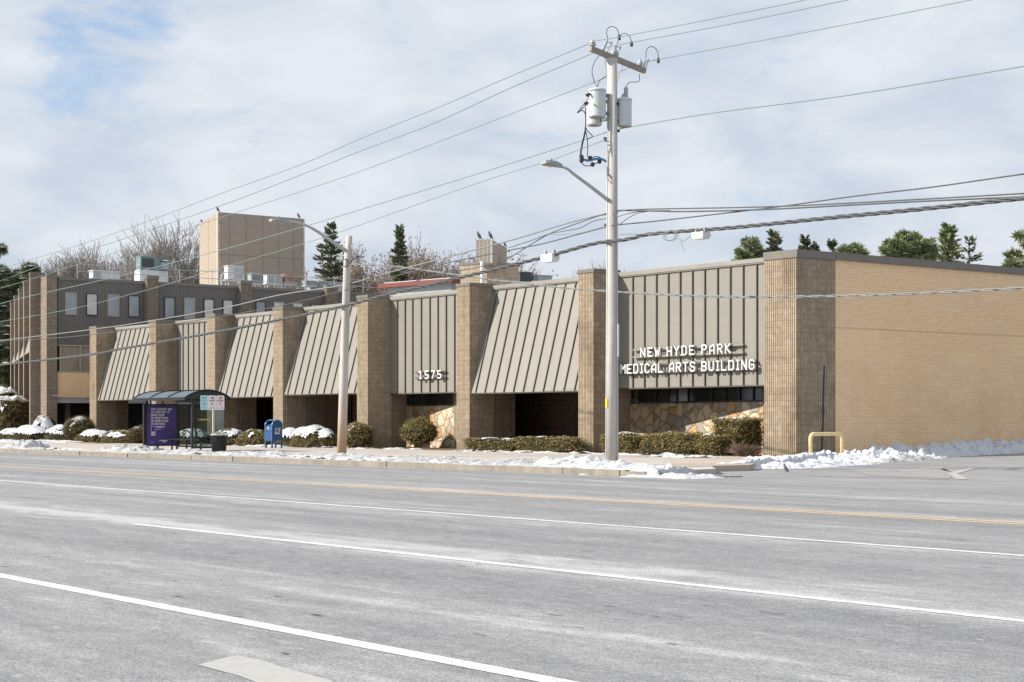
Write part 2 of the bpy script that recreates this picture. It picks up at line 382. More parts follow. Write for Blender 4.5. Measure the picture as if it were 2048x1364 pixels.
def make_road():
    m = mat('asphalt', (.2,.2,.2), .85, 0, .25); t = NT(m); p = t.pos()
    sp = t.n.new('ShaderNodeSeparateXYZ'); t.l.new(p, sp.inputs[0])
    a = t.noise(p, 1, 7, .62, sc=(.045, .95, 1)); b = t.noise(p, 1, 6, .7, sc=(.8, 2.6, 1), loc=(7, 3, 0)); d = t.noise(p, 55, 3, .7); e = t.noise(p, 9, 5, .75)
    k = t.math('ADD', t.math('MULTIPLY', a, .55), t.math('MULTIPLY', b, .45))
    # dried road salt lies thickest between the wheel tracks and beside the lane lines
    w = t.math('SINE', t.math('MULTIPLY', t.math('SUBTRACT', sp.outputs[1], 9.3), 2 * math.pi / 4.6)); k = t.math('ADD', k, t.math('MULTIPLY', w, .03)); lw = t.noise(p, 1, 4, .6, sc=(.12, .3, 1)); near = t.math('SUBTRACT', 1.0, t.math('MULTIPLY', t.math('ABSOLUTE', t.math('SUBTRACT', sp.outputs[1], 10.3)), 1.1), True); k = t.math('ADD', k, t.math('MULTIPLY', t.math('MULTIPLY', near, lw), .22))
    c = t.ramp(k, [(.34, (.225,.23,.24)), (.46, (.285,.29,.30)), (.56, (.36,.365,.375)), (.66, (.55,.555,.565))])
    c = t.mix(t.maprange(d, .38, .66, .0, 1), c, t.mix(1.0, c, (.42,.42,.42), 'MULTIPLY'))
    e2 = t.noise(p, 1, 7, .8, sc=(5, 11, 1), loc=(1,5,0)); c = t.mix(t.maprange(e2, .52, .70, 0, .6), c, (.48,.48,.49)); c = t.mix(t.maprange(t.noise(p, 1, 7, .8, sc=(3, 8, 1), loc=(9,2,0)), .54, .72, 0, .45), c, (.16,.165,.17)); c = t.mix(t.maprange(e, .52, .75, 0, .4), c, (.40,.40,.41))
    # tar spots and small dark pits
    s1 = t.noise(p, 1, 4, .6, sc=(1.6, 5.5, 1), loc=(2, 9, 0)); s2 = t.noise(p, .25, 2, .5)
    vs = t.n.new('ShaderNodeTexVoronoi'); ms = t.n.new('ShaderNodeMapping'); ms.inputs['Scale'].default_value = (1.15, 4.2, 1); t.l.new(t.mix(.10, p, nz0(t, p), 'ADD'), ms.inputs['Vector']); t.l.new(ms.outputs[0], vs.inputs['Vector']); vs.inputs['Scale'].default_value = 1
    sc_ = t.n.new('ShaderNodeSeparateColor'); t.l.new(vs.outputs['Color'], sc_.inputs[0]); rad = t.maprange(sc_.outputs[0], .30, 1, -.03, .115); spot = t.maprange(t.math('SUBTRACT', vs.outputs['Distance'], rad), -.025, .012, .9, 0)
    c = t.mix(spot, c, (.065,.065,.068))
    c = t.mix(t.math('MULTIPLY', t.maprange(s1, .66, .70, 0, .85), t.maprange(s2, .42, .55, 0, 1)), c, (.05,.05,.052))
    # hairline cracks
    vo = t.n.new('ShaderNodeTexVoronoi'); vo.feature = 'DISTANCE_TO_EDGE'; mp = t.n.new('ShaderNodeMapping'); mp.inputs['Scale'].default_value = (.05, .22, 1)
    nz = t.n.new('ShaderNodeTexNoise'); nz.inputs['Scale'].default_value = .7; nz.inputs['Detail'].default_value = 6; t.l.new(p, nz.inputs['Vector'])
    t.l.new(p, mp.inputs['Vector']); t.l.new(t.mix(.25, mp.outputs[0], nz.outputs['Color'], 'ADD'), vo.inputs['Vector']); vo.inputs['Scale'].default_value = 1
    c = t.mix(t.maprange(vo.outputs['Distance'], .0, .0016, .35, 0), c, (.09,.09,.092))
    t.col(c); t.bump(d, .35, .006); return m
M['road'] = make_road()
M['road2'] = mottled('old_asphalt', (.30,.30,.305), (.22,.22,.225), .7, .9, .2, 7, sc=(.5, 1, 1), bump=.3, bscale=50)
def make_paint(name, col, worn=.5):
    m = mat(name, col, .6, 0, .3); t = NT(m); n = t.noise(t.pos(), 12, 6, .75); n2 = t.noise(t.pos(), 1.2, 3)
    c = t.mix(t.math('MULTIPLY', t.maprange(n, .46, .58, 0, 1), t.maprange(n2, .35, .75, worn * .3, worn)), tuple(col), (.33,.33,.335)); t.col(c); return m
M['line_white'] = make_paint('line_white', (.68,.68,.67), .85)
M['line_faint'] = make_paint('line_faint', (.40,.40,.40), 1)
M['line_yellow'] = make_paint('line_yellow', (.62,.45,.27), .5)
M['line_ghost'] = mottled('line_ghost', (.30,.295,.285), (.255,.255,.26), 2, .9); M['line_ghost2'] = make_paint('line_ghost2', (.40,.40,.39), 1)
M['line_arrow'] = make_paint('line_arrow', (.42,.42,.40), .8)
M['concrete'] = mottled('sidewalk_concrete', (.50,.46,.42), (.41,.37,.335), .9, .9, .2, 7, bump=.25, bscale=30)
M['kerb'] = mottled('kerb_concrete', (.30,.27,.23), (.20,.18,.155), 2.5, .9, .2, 6, bump=.3)
M['kerb_base'] = mottled('apron', (.46,.40,.33), (.38,.33,.28), 1.5, .9, .2)
M['soil'] = mottled('bed_soil', (.12,.08,.05), (.22,.16,.11), 3, .95, .1, 6)
def panes(name, c, rough=.15):
    m = mat(name, c, rough, 0, .8); t = NT(m); n = t.noise(t.pos(), 1.1, 4, .6)
    t.col(t.ramp(n, [(.35, tuple(x*.75 for x in c)), (.65, c)])); return m
M['pane_blue'] = panes('pane_sky', (.30,.34,.37))
M['pane_blind'] = panes('pane_blind', (.58,.58,.56), .3)
M['pane_dim'] = panes('pane_dim', (.11,.115,.11), .15)
M['pane_brown'] = panes('pane_brown', (.33,.28,.23), .2)

# clear glass
def make_glass():
    m = bpy.data.materials.new('clear_glass'); m.use_nodes = True; n = m.node_tree.nodes; l = m.node_tree.links; n.clear()
    o = n.new('ShaderNodeOutputMaterial'); a = n.new('ShaderNodeBsdfTransparent'); a.inputs[0].default_value = (.80,.86,.83,1)
    b = n.new('ShaderNodeBsdfGlossy'); b.inputs['Roughness'].default_value = .03; mxs = n.new('ShaderNodeMixShader'); fr = n.new('ShaderNodeFresnel'); fr.inputs[0].default_value = 1.5
    mm = n.new('ShaderNodeMath'); mm.operation = 'MULTIPLY'; mm.inputs[1].default_value = .3; l.new(fr.outputs[0], mm.inputs[0]); l.new(mm.outputs[0], mxs.inputs[0]); l.new(a.outputs[0], mxs.inputs[1]); l.new(b.outputs[0], mxs.inputs[2]); l.new(mxs.outputs[0], o.inputs[0]); return m
M['glass'] = make_glass()

# ------------------------------------------------------------------ ground, road
YK = 27.75
b = MB(); b.quadp([(-1500,-600,0),(900,-600,0),(900,1500,0),(-1500,1500,0)])
struct(b.build('ground', M['road2']))
b = MB(); b.quadp([(-400,-4,.004),(80,-4,.004),(80,YK,.004),(-400,YK,.004)])
struct(b.build('road', M['road']))
def line(name, y, w, x0, x1, m, z=.008):
    bb = MB(); bb.quadp([(x0,y-w/2,z),(x1,y-w/2,z),(x1,y+w/2,z),(x0,y+w/2,z)]); return struct(bb.build(name, m))
Yln = lambda px, py: PG(px, py, 0).y
line('road_marking', (Yln(0,1153)+Yln(1100,1362))/2, .16, -150, 10, M['line_white'])
line('road_marking', Yln(900,1118), .14, PG(285,1048,0).x, 10, M['line_white'])
line('road_marking', (Yln(0,961)+Yln(2040,1113))/2, .14, -200, 10, M['line_white'])
yy = (Yln(0,933)+Yln(2040,1048))/2
line('road_marking', yy-.15, .15, -200, 20, M['line_yellow']); line('road_marking', yy+.15, .15, -200, 20, M['line_yellow'])
for x0 in (-23.6, -39.1, -54.6, -70.1): line('road_marking', 22.9, .12, x0, x0 + 3.9, M['line_faint'])
b = MB()   # worn turn arrow
pts = [PG(395,1332,0), PG(470,1313,0), PG(520,1322,0), PG(575,1340,0), PG(660,1363,0), PG(700,1385,0), PG(640,1420,0), PG(560,1385,0), PG(480,1355,0)]
b.quadp([(p.x,p.y,.008) for p in pts]); struct(b.build('road_marking', M['line_arrow']))
# painted wedge at the parking lot mouth
b = MB()
for q in ([(1700,940),(1880,935),(1905,945),(1900,958),(1740,952)], [(1880,940),(1980,925),(1940,937),(1905,945)]):
    b.quadp([(p.x,p.y,.012) for p in (PG(*v, 0) for v in q)])
struct(b.build('road_marking', M['line_ghost']))
b = MB()
for (x0,y0),(x1,y1),w in (((1620,942),(1800,944),.09),((1800,944),(1990,925),.12),((1990,925),(1905,948),.12),((1905,948),(1925,960),.12),((1600,952),(1900,960),.1)):
    p, q = PG(x0,y0,0), PG(x1,y1,0); d = (q-p).normalized(); n = Vector((-d.y,d.x,0))*w
    b.quadp([tuple(v + Vector((0,0,.016))) for v in (p-n,q-n,q+n,p+n)])
struct(b.build('road_marking', M['line_ghost2']))

SP = None
def inpoly(x, y, poly):
    r = False; j = len(poly)-1
    for i in range(len(poly)):
        xi, yi = poly[i]; xj, yj = poly[j]
        if (yi > y) != (yj > y) and x < (xj-xi)*(y-yi)/(yj-yi)+xi: r = not r
        j = i
    return r
def lotz(y): return .006+max(0, y-40)*.021
def gz(x, y):
    if inpoly(x, y, side_poly): return .15
    return lotz(y) if y > YK and x > -41 else 0.0
b = MB(); ys_ = [YK+.0, 40, 44, 50, 60, 75, 120]
for a_, c_2 in zip(ys_[:-1], ys_[1:]): b.quadp([(-41,a_,lotz(a_)),(60,a_,lotz(a_)),(60,c_2,lotz(c_2)),(-41,c_2,lotz(c_2))])
struct(b.build('ground', M['road2']))
# sidewalk slab with the corner at the lot entrance
e1 = PG(1505,938,.0); 
side_poly = [(-400,YK+.16),(-31.2,YK+.16),(-32.0,30.6),(-34.3,32.6),(-36.2,37.5),(-38.5,42.0),(-40.1,43.0),(-40.1,44),(-400,44)]
b = MB(); b.prism(side_poly, -.05, .15); struct(fixn(b.build('pavement', M['concrete'])))
# slab joints
b = MB()
x = -120
while x < -37:
    b.quadp([(x,30.6,.154),(x+.025,30.6,.154),(x+.025,40.6,.154),(x,40.6,.154)]); x += 1.75
for y in (32.6, 34.6, 36.6, 38.6): b.quadp([(-140,y,.154),(-37,y,.154),(-37,y+.025,.154),(-140,y+.025,.154)])
struct(b.build('pavement', mat('joint', (.16,.14,.12), .9)))
# planting bed, raised a little towards the left block
b = MB(); b.prism([(-88,40.4),(-41.7,40.9),(-41.7,47.5),(-88,47.5)], .10, .158); struct(fixn(b.build('ground', M['soil'])))
b = MB(); b.prism([(-200,37.3),(-88,38.6),(-88,47.5),(-200,60)], .10, .2); struct(fixn(b.build('ground', M['soil'])))
# kerb stones
x = -150.0; random.seed(3); b = MB()
while x < -32.2:
    ln = random.choice((3.0, 3.0, 2.2, 3.6)); x1 = min(x + ln, -32.2); dz = random.uniform(-.012, .008); dy = random.uniform(-.02,.02)
    b.box((x + .012, YK + dy, -.02), (x1 - .012, YK + .155, .158 + dz)); x += ln
for k in range(5):
    a0 = math.radians(k*18); a1 = math.radians((k+1)*18); cx_, cy_ = -32.2, YK+2.0
    b.prism([(cx_+2*math.sin(a0), cy_-2*math.cos(a0)), (cx_+2*math.sin(a1), cy_-2*math.cos(a1)), (cx_+1.84*math.sin(a1), cy_-1.84*math.cos(a1)), (cx_+1.84*math.sin(a0), cy_-1.84*math.cos(a0))], -.02, .13-.025*k)
struct(fixn(b.build('kerb', M['kerb'])))
# concrete apron at the crossing
b = MB(); b.prism([tuple(PG(x,y,0).xy) for x,y in ((1330,946),(1500,942),(1530,930),(1470,918),(1350,926))], .0, .165); struct(fixn(b.build('pavement', M['kerb_base'])))

# ------------------------------------------------------------------ snow
def nz(x, y, s=1, seed=0): return noise.fractal(Vector((x*s+seed*17.3, y*s-seed*9.1, seed*3.7)), 1.0, 2.1, 5)
def billow(x, y, sc, seed): return abs(noise.noise(Vector((x*sc+seed*7.7, y*sc-seed*3.1, seed*1.7))))
def snow_strip(name, path, width, height, mt, seed=0, step=.09, cov=-9, base=None):
    # path: (x, y) ground points along the strip; the cross-section is a lumpy mound that dives under the ground at its edges
    P = [Vector((p[0], p[1], 0)) for p in path]; seg = []; tot = 0
    for i in range(len(P)-1): seg.append((tot, P[i], P[i+1])); tot += (P[i+1]-P[i]).length
    nl = max(2, int(tot/step)); bb = MB(); wn = width if callable(width) else (lambda u: width); hn = height if callable(height) else (lambda u: height)
    nw = max(8, int(max(wn(u/10) for u in range(11))/step)); grid = []
    for i in range(nl+1):
        s = tot*i/nl; sg = [q for q in seg if q[0] <= s+1e-9][-1]; d = (sg[2]-sg[1]).normalized(); p = sg[1]+d*(s-sg[0]); n = Vector((-d.y,d.x,0)); u = i/nl; row = []
        e = min(1, u*12, (1-u)*12)
        for j in range(nw+1):
            v = j/nw*2-1; w = wn(u)/2*(1+.45*nz(s,seed*5,.9,seed+1))*(.3+.7*e); q = p+n*(v*w+.22*nz(s,0,.7,seed+4)); h = hn(u)*e
            prof = max(0, 1-abs(v)**2.4)
            lump = .38+.45*nz(q.x,q.y,.8,seed)+.75*billow(q.x,q.y,2.2,seed)+.40*billow(q.x,q.y,5.5,seed+2)+.16*billow(q.x,q.y,13,seed+3)
            g = gz(q.x, q.y)
            z = g+h*prof*max(.05,lump)-.035+.03*prof*nz(q.x,q.y,7,seed+6)
            if abs(v) > .9: z -= (abs(v)-.9)*1.0
            row.append((q.x,q.y,z,v))
        grid.append(row)
    for r in grid: bb.v += [q[:3] for q in r]
    for i in range(nl):
        for j in range(nw):
            q = grid[i][j]
            if cov > -5 and nz(q[0],q[1],1.1,seed+8)+.45*nz(q[0],q[1],4,seed+9)-.35*(abs(q[3])**3) < cov: continue
            a = i*(nw+1)+j; bb.f.append((a,a+nw+1,a+nw+2,a+1)); bb.m.append(0)
    return stuff(bb.build(name, mt, smooth=False))
# verge between kerb and walk
snow_strip('snow', [(-118,29.15),(-66.0,29.3)], 2.2, .10, M['snow_mid'], 1, .11, cov=-.35)
snow_strip('snow', [(-64.6,29.5),(-47,29.45),(-32.6,29.3)], 2.5, lambda u: .15+.03*math.sin(u*40), M['snow_dirty'], 2, .07)
snow_strip('snow', [(-67.0,30.1),(-63.4,30.0)], 1.5, .30, M['snow_dirty'], 3, .06)
snow_strip('snow', [(-76.2,29.5),(-72.8,29.5)], 1.5, .42, M['snow_dirty'], 4, .07)
snow_strip('snow', [(-37.4,29.7),(-34.0,29.0),(-31.4,28.35),(-29.6,28.5)], 2.5, lambda u: .22*(1-u)**.7+.08, M['snow_mid'], 5, .055)
snow_strip('snow', [(-58,28.9),(-40,28.8)], 1.1, .13, M['snow_mid'], 15, .08, cov=-.2)
# ploughed bank round the corner and along the side wall
bank = [(-36.6,33.9),(-35.2,34.3),(-35.4,36.2),(-36.9,39.2),(-38.35,42.0),(-38.9,45),(-39.0,50),(-39.0,56),(-39.0,70)]
snow_strip('snow_bank', bank, lambda u: 1.5+1.3*min(1,u*5), lambda u: .19+.34*min(1,max(0,u*3.2-.45))-.10*max(0,u-.6), M['snow_bank'], 6, .05)
snow_strip('snow', [(-36.0,40.6),(-37.0,43.5),(-37.5,46.5)], .8, .16, M['snow_dirty'], 7, .05)
snow_strip('snow', [(-40.2,40.2),(-38.6,39.2),(-37.6,38.6)], 1.4, .16, M['snow'], 17, .06)
# thin cover in the beds along the building
snow_strip('snow', [(-84,40.7),(-59.5,41.1)], 1.5, .10, M['snow'], 8, .10, cov=-.2)
snow_strip('snow', [(-58.5,40.6),(-42.5,41.0)], 1.2, .10, M['snow'], 9, .08, cov=-.12)
snow_strip('snow', [(-150,40.6),(-98,38.9),(-88,39.7)], 4.2, .17, M['snow'], 10, .16)
snow_strip('snow', [(-45,40.3),(-40.8,38.9)], 1.6, .12, M['snow'], 11, .07, cov=-.25)

# ------------------------------------------------------------------ block lettering
GL = {
 'A':'0004 0415 1536 3645 4540 0242', 'B':'0006 0636 3645 4544 4433 3303 3342 4241 4130 3000', 'C':'4536 3616 1605 0501 0110 1030 3041', 'D':'0006 0636 3645 4541 4130 3000',
 'E':'4606 0600 0040 0333', 'F':'4606 0600 0333', 'G':'4536 3616 1605 0501 0110 1030 3041 4143 4323', 'H':'0006 4046 0343', 'I':'2026 1636 1030', 'K':'0006 0346 1340', 'L':'0600 0040',
 'M':'0006 0623 2346 4640', 'N':'0006 0640 4046', 'O':'0105 0516 1636 3645 4541 4130 3010 1001', 'P':'0006 0636 3645 4544 4433 3303', 'R':'0006 0636 3645 4544 4433 3303 2340',
 'S':'4536 3616 1605 0504 0413 1333 3342 4241 4130 3010 1001', 'T':'0646 2026', 'U':'0601 0110 1030 3041 4146', 'V':'0620 2046', 'W':'0610 1024 2430 3046', 'Y':'0623 2346 2320',
 '1':'0516 1626 2620 1030', '5':'4606 0603 0333 3342 4241 4130 3000', '7':'0646 4610', '.':'1010', 'X':'0046 0640'}
def glyph(bb, ch, o, u, w, h, out, th, dep, m=0):
    # o: lower-left corner, u: direction of writing, out: facing direction
    u = Vector(u).normalized(); up = Vector((0,0,1)); out = Vector(out).normalized(); k = 0
    for sg in GL.get(ch, '').split():
        ax, ay, bx, by = [int(q) for q in sg]
        p = o+u*(ax/4*w)+up*(ay/6*h); q = o+u*(bx/4*w)+up*(by/6*h); d = q-p; ln = d.length
        d = d.normalized() if ln > 1e-6 else up; nn = out.cross(d)
        off = out*(.0006*k); k += 1
        bb.obox((p+q)/2+off, d*(ln/2+th*.45), nn*(th/2), out*(dep/2), m)
def text(bb, txt, o, u, w, h, adv, out, th, dep, m=0):
    o = Vector(o); u = Vector(u).normalized(); x = 0
    for ch in txt:
        if ch == ' ': x += adv*.62; continue
        if ch == 'I': glyph(bb, ch, o+u*(x-w*.2), u, w, h, out, th, dep, m); x += adv*.72
        else: glyph(bb, ch, o+u*x, u, w, h, out, th, dep, m); x += adv
    return x

# ------------------------------------------------------------------ the long low building
XP = [(-96.57,-95.64),(-88.67,-87.80),(-81.78,-80.88),(-74.84,-73.90),(-67.19,-66.28),(-59.41,-58.48),(-51.42,-50.51),(-41.60,-40.12)]
YF = 42.0; YR = 43.2
bld = thing('medical_building', 'long low medical building of ribbed block piers and taupe metal panels, street number 1575', 'building', (-68, 43, .15))
def fluted(x0, x1, y0, y1, pitch=.0871, dep=.022):
    pts = []
    def edge(p, q, n):
        d = Vector((q[0]-p[0], q[1]-p[1])); ln = d.length; k = max(1, round(ln/pitch)); d /= k
        for i in range(k):
            a = Vector(p)+d*i
            if True:
                pts.append(tuple(a+d*.0)); pts.append(tuple(a+d*.62)); pts.append(tuple(a+d*.72-Vector(n)*dep)); pts.append(tuple(a+d*.90-Vector(n)*dep))
    edge((x0,y0),(x1,y0),(0,-1)); edge((x1,y0),(x1,y1),(1,0)); edge((x1,y1),(x0,y1),(0,1)); edge((x0,y1),(x0,y0),(-1,0))
    return pts
ZT = [6.87,6.88,6.87,6.885,7.0,7.05,7.07,6.98]
FT = [6.82,6.83,6.84,6.87,6.95,6.965,6.965]
for i, (x0, x1) in enumerate(XP):
    y1 = YR+.05 if i < 7 else 43.84
    b = MB(); b.prism(fluted(x0, x1, YF, y1), .1, ZT[i]-.10); p = fixn(b.build('pier', M['cmu'], bld))
    b = MB(); b.box((x0-.03,YF-.03,ZT[i]-.13),(x1+.03,y1+.05,ZT[i])) if i < 7 else b.box((x0-.03,YF-.03,6.72),(x1+.035,y1,6.98))
    b.build('cap', M['cap'], p)
# deep fin continuing each pier below the eaves
for i, (x0, x1) in enumerate(XP[:-1]):
    ye = [44.0,44.0,44.4,44.3,44.07,44.35,43.84][i]
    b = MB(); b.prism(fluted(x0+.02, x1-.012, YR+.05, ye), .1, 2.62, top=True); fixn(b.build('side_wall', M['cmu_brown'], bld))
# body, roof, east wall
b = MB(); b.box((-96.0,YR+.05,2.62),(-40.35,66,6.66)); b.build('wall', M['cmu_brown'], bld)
rf = MB(); rf.box((-96.0,YR+.16,6.662),(-40.4,66,6.70)); rf.build('roof', M['roofing'], bld)
b = MB(); b.box((-40.5,43.84,-.1),(-40.16,74,6.74)); ew = b.build('brick_wall', M['buff'], bld)
b = MB(); b.box((-40.6,43.845,6.742),(-40.075,74.1,6.98)); b.build('cap', M['cap'], ew)
# lower recessed back wall
b = MB(); b.box((-96.0,46.6,.1),(-41,47,2.615)); b.build('recess_wall', M['cmu_shaded'], bld)
slant = {0:True, 1:False, 2:True, 3:True, 4:False, 5:True, 6:False}
seams = {6:[-49.62,-48.96,-48.29,-47.64,-47.0,-46.35,-45.71,-45.05,-44.41,-43.77,-43.11,-42.45], 4:[-65.65,-65.03,-64.43,-63.75,-63.08,-62.46,-61.84,-61.21,-60.6,-59.98]}
for i in range(7):
    xa, xb = XP[i][1], XP[i+1][0]
    zb = 2.60 if i in (4,6) else (2.50 if i == 5 else (2.62 if i == 3 else 2.56))
    if i == 1: zb = 2.62
    b = MB()
    if slant[i]:
        yb = YF+.06
        t0, t1 = Vector((xa+.004, YR, 6.80)), Vector((xa+.004, yb, zb))
        b.quadp([(xa+.004,YR,6.8),(xb-.004,YR,6.8),(xb-.004,yb,zb),(xa+.004,yb,zb)])
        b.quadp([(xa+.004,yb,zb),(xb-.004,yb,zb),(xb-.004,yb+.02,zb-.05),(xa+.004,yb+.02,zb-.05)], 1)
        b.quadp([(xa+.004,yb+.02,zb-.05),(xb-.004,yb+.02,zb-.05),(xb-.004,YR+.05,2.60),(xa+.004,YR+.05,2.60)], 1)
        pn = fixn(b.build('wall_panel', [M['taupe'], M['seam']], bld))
        dn = Vector((0, yb-YR, zb-6.8)); up = Vector((0, dn.z, -dn.y)).normalized()
        if up.y > 0: up = -up
        n = round((xb-xa)/.64); xs = [xa+(k+.55)*(xb-xa)/n for k in range(n)]
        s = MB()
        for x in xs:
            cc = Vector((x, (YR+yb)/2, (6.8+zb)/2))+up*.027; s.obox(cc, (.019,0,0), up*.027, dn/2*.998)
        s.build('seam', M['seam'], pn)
        # eave soffit
        ysf = 46.6
    else:
        yb = YR
        b.box((xa+.004,YR-.012,zb),(xb-.004,YR+.045,6.8)); pn = b.build('wall_panel', M['taupe'], bld)
        xs = seams.get(i) or [xa+.3+k*.63 for k in range(int((xb-xa-.2)/.63))]
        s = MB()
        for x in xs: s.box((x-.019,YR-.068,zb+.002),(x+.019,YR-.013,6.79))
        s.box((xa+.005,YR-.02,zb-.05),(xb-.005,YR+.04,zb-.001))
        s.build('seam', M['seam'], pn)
    b = MB(); ft = FT[i]; b.box((xa+.003,YR-.10,ft-.15),(xb-.003,YR+.15,ft)); b.box((xa+.004,YR-.075,ft-.19),(xb-.004,YR-.015,ft-.151)); b.build('fascia', M['taupe_trim'], bld)
# soffit
b = MB(); b.box((-95.6,YR+.055,2.60),(-40.6,46.6,2.618)); b.build('soffit', M['cmu_brown'], bld)

# angled fieldstone walls with ribbon windows over them
def stone_bay(xr, yr, xl, slope, fr, label_w):
    yl = yr+slope*(xr-xl); d = Vector((xr-xl, yr-yl, 0)).normalized(); n = Vector((d.y,-d.x,0)); th = .22
    P = lambda x, off=0: (x+n.x*off, yr+slope*(xr-x)+n.y*off)
    b = MB(); b.prism([P(xl), P(xr), P(xr,-th), P(xl,-th)], .1, 2.03); fixn(b.build('stone_wall', M['stone'], bld))
    b = MB()
    for x in fr: 
        p = Vector((*P(x,.0),0)); b.obox((p.x,p.y,2.32), d*.028, n*.035, (0,0,.275))
    L_ = (Vector(P(xr))-Vector(P(xl))).length; mid = (Vector((*P(xl),0))+Vector((*P(xr),0)))/2
    b.obox((mid.x,mid.y,2.065), d*(L_/2), n*.05, (0,0,.03)); b.obox((mid.x,mid.y,2.585), d*(L_/2), n*.045, (0,0,.012))
    w = b.build('ribbon_window', M['frame_dark'], bld)
    for a, c in zip(fr[:-1], fr[1:]):
        b = MB(); p = Vector((*P(a+.03,-.02),0)); q = Vector((*P(c-.03,-.02),0))
        b.obox(((p+q)/2)+Vector((0,0,2.335)), (q-p)/2, n*.006, (0,0,.235)); b.build('pane', M['pane_dim'] if int(a*7) % 3 == 0 else M['glass_dark'], w)
    return P
Pg = stone_bay(-43.72, 44.12, -53.2, .19, [-52.2,-50.9,-50.05,-49.4,-48.6,-47.8,-47.0,-46.1,-45.2,-44.35,-43.75], 1)
xr5 = onY(909, 43.95)[0]
Pe = stone_bay(xr5, 43.95, -70.2, .19, [-69.0,-68.0,-67.0,-66.2,-65.4,-64.5,-63.6,xr5-.03], 1)
# end returns beside the stone
b = MB(); b.prism([(-43.70,44.05),(-41.55,44.0),(-41.55,44.5),(-43.70,44.5)], .1, 2.6); fixn(b.build('stone_return', M['cmu_brown'], bld))
b = MB(); b.prism([(xr5+.02,43.9),(-59.3,43.8),(-59.3,44.4),(xr5+.02,44.4)], .1, 2.6); fixn(b.build('stone_return', M['cmu_brown'], bld))
# deep porches are closed at their sides, with doors
for x in (-79.1, -72.0, -56.2):
    pass
def door(x, y, w, name='door'):
    b = MB(); b.box((x,y,.15),(x+.07,y+.06,2.58)); b.box((x+w-.07,y,.15),(x+w,y+.06,2.58)); b.box((x+.07,y,2.2),(x+w-.07,y+.055,2.27)); b.box((x+.07,y,.15),(x+w-.07,y+.055,.35))
    d = b.build('door', M['galv'] if name == 'light' else M['frame_dark'], bld)
    b = MB(); b.box((x+.07,y+.02,.35),(x+w-.07,y+.03,2.2)); b.build('pane', M['glass_dark'], d)
    b = MB(); b.tube([(x+w-.16,y-.04,.95),(x+w-.16,y-.04,1.35)], .016, 6); b.build('handle', M['galv'], d)
door(-53.6, 46.5, 1.0); door(-70.9, 46.3, .9, 'light'); door(-76.0, 46.5, 1.0)
# small light brown pillar inside porch, partition pilasters
b = MB(); b.prism(fluted(-93.2,-92.9,44.2,44.6), .1, 2.6); fixn(b.build('pilaster', M['cmu_brown'], bld))
b = MB(); b.prism(fluted(-71.3,-71.0,44.6,46.6), .1, 2.6); fixn(b.build('partition', M['cmu_shaded'], bld))
b = MB(); b.prism(fluted(-91.5,-88.7,45.1,45.4), .1, 2.6); b.prism(fluted(-92.9,-91.5,44.9,45.2), .1, 2.6); fixn(b.build('porch_wall', M['cmu_shaded'], bld))
b = MB(); b.box((-87.7,44.6,.15),(-81.8,44.68,2.6)); b.build('porch_wall', M['cmu_brown'], bld)

# raised lettering on rails
sg = MB()
for za in (3.70, 3.97): sg.box((-49.48,YR-.15,za),(-43.68,YR-.078,za+.075))
sign = sg.build('sign_rail', M['taupe'], bld)
def sign_text(txt, x0, x1, z0, h, w, parent, th):
    # lay the letters out evenly from x0 to x1
    n = sum(.72 if ch == 'I' else (.62 if ch == ' ' else 1) for ch in txt[:-1]); adv = (x1-x0)/n ; x = x0
    for ch in txt:
        if ch == ' ': x += adv*.62; continue
        ww = w*1.22 if ch in 'WM' else w; bb = MB(); glyph(bb, ch, Vector((x-(w*.11 if ch in 'WM' else 0)-(w*.2 if ch == 'I' else 0), YR-.21, z0)), (1,0,0), ww, h, (0,-1,0), th*(.85 if ch in 'WM' else 1), .07)
        bb.build('letter', M['letter'], parent); x += adv*(.72 if ch == 'I' else 1)
XL = lambda px: onY(px, YR-.21)[0]
sign_text('NEW HYDE PARK', XL(1283), XL(1461)-.22, 3.745, .30, .22, sign, .047)
sg = MB()
for za in (3.12, 3.40): sg.box((-50.30,YR-.13,za),(-43.05,YR-.078,za+.06))
sign2 = sg.build('sign_rail', M['seam'], bld)
sign_text('MEDICAL ARTS BUILDING', XL(1243), XL(1509)-.22, 3.145, .31, .22, sign2, .048)
sg = MB()
for za in (3.20, 3.44): sg.box((-64.1,YR-.13,za),(-61.75,YR-.078,za+.06))
sign3 = sg.build('sign_rail', M['seam'], bld)
sign_text('1575', XL(839), XL(883)-.24, 3.21, .31, .235, sign3, .052)

# ------------------------------------------------------------------ three-storey block behind, on the left
XB = -101.0
big = thing('office_block', 'taller office block with dark ribbed siding, small windows and rusty block fins', 'building', (-108, 50, .2))
d3 = Vector((-.951,.306,0)).normalized()
F0 = PZ(60.5, 106.3, z=0); wing_end = F0+d3*36
main_poly = [(XB,41.9),(XB,67.5),(-136,84),(wing_end.x-.2,wing_end.y+1.4),(XB-1.2,42.6)]
b = MB(); b.prism([(p[0]-.02 if k > 1 else p[0]-.3, p[1]) for k, p in enumerate(main_poly)], 5.97, 9.9); fixn(b.build('wall', M['siding'], big))
b = MB(); b.prism([(XB-.7,42.1),(XB-.7,67),(-136,83),(wing_end.x,wing_end.y+1.6),(XB-1.6,42.8)], 9.9, 9.95); fixn(b.build('roof', M['roofing'], big))
b = MB(); b.box((XB-.3,41.87,5.975),(XB,67.5,9.9)); side = b.build('siding', M['siding'], big)
b = MB(); b.box((XB-.35,41.88,9.902),(XB+.05,67.55,10.08)); b.build('cap', M['cap'], big)
b = MB(); b.box((XB-.3,41.87,2.78),(XB-.02,60,4.30)); b.build('brick_wall', M['buff'], big)
b = MB(); b.box((XB-.9,41.87,2.45),(XB-.1,60,2.775)); b.build('beam', M['galv'], big)
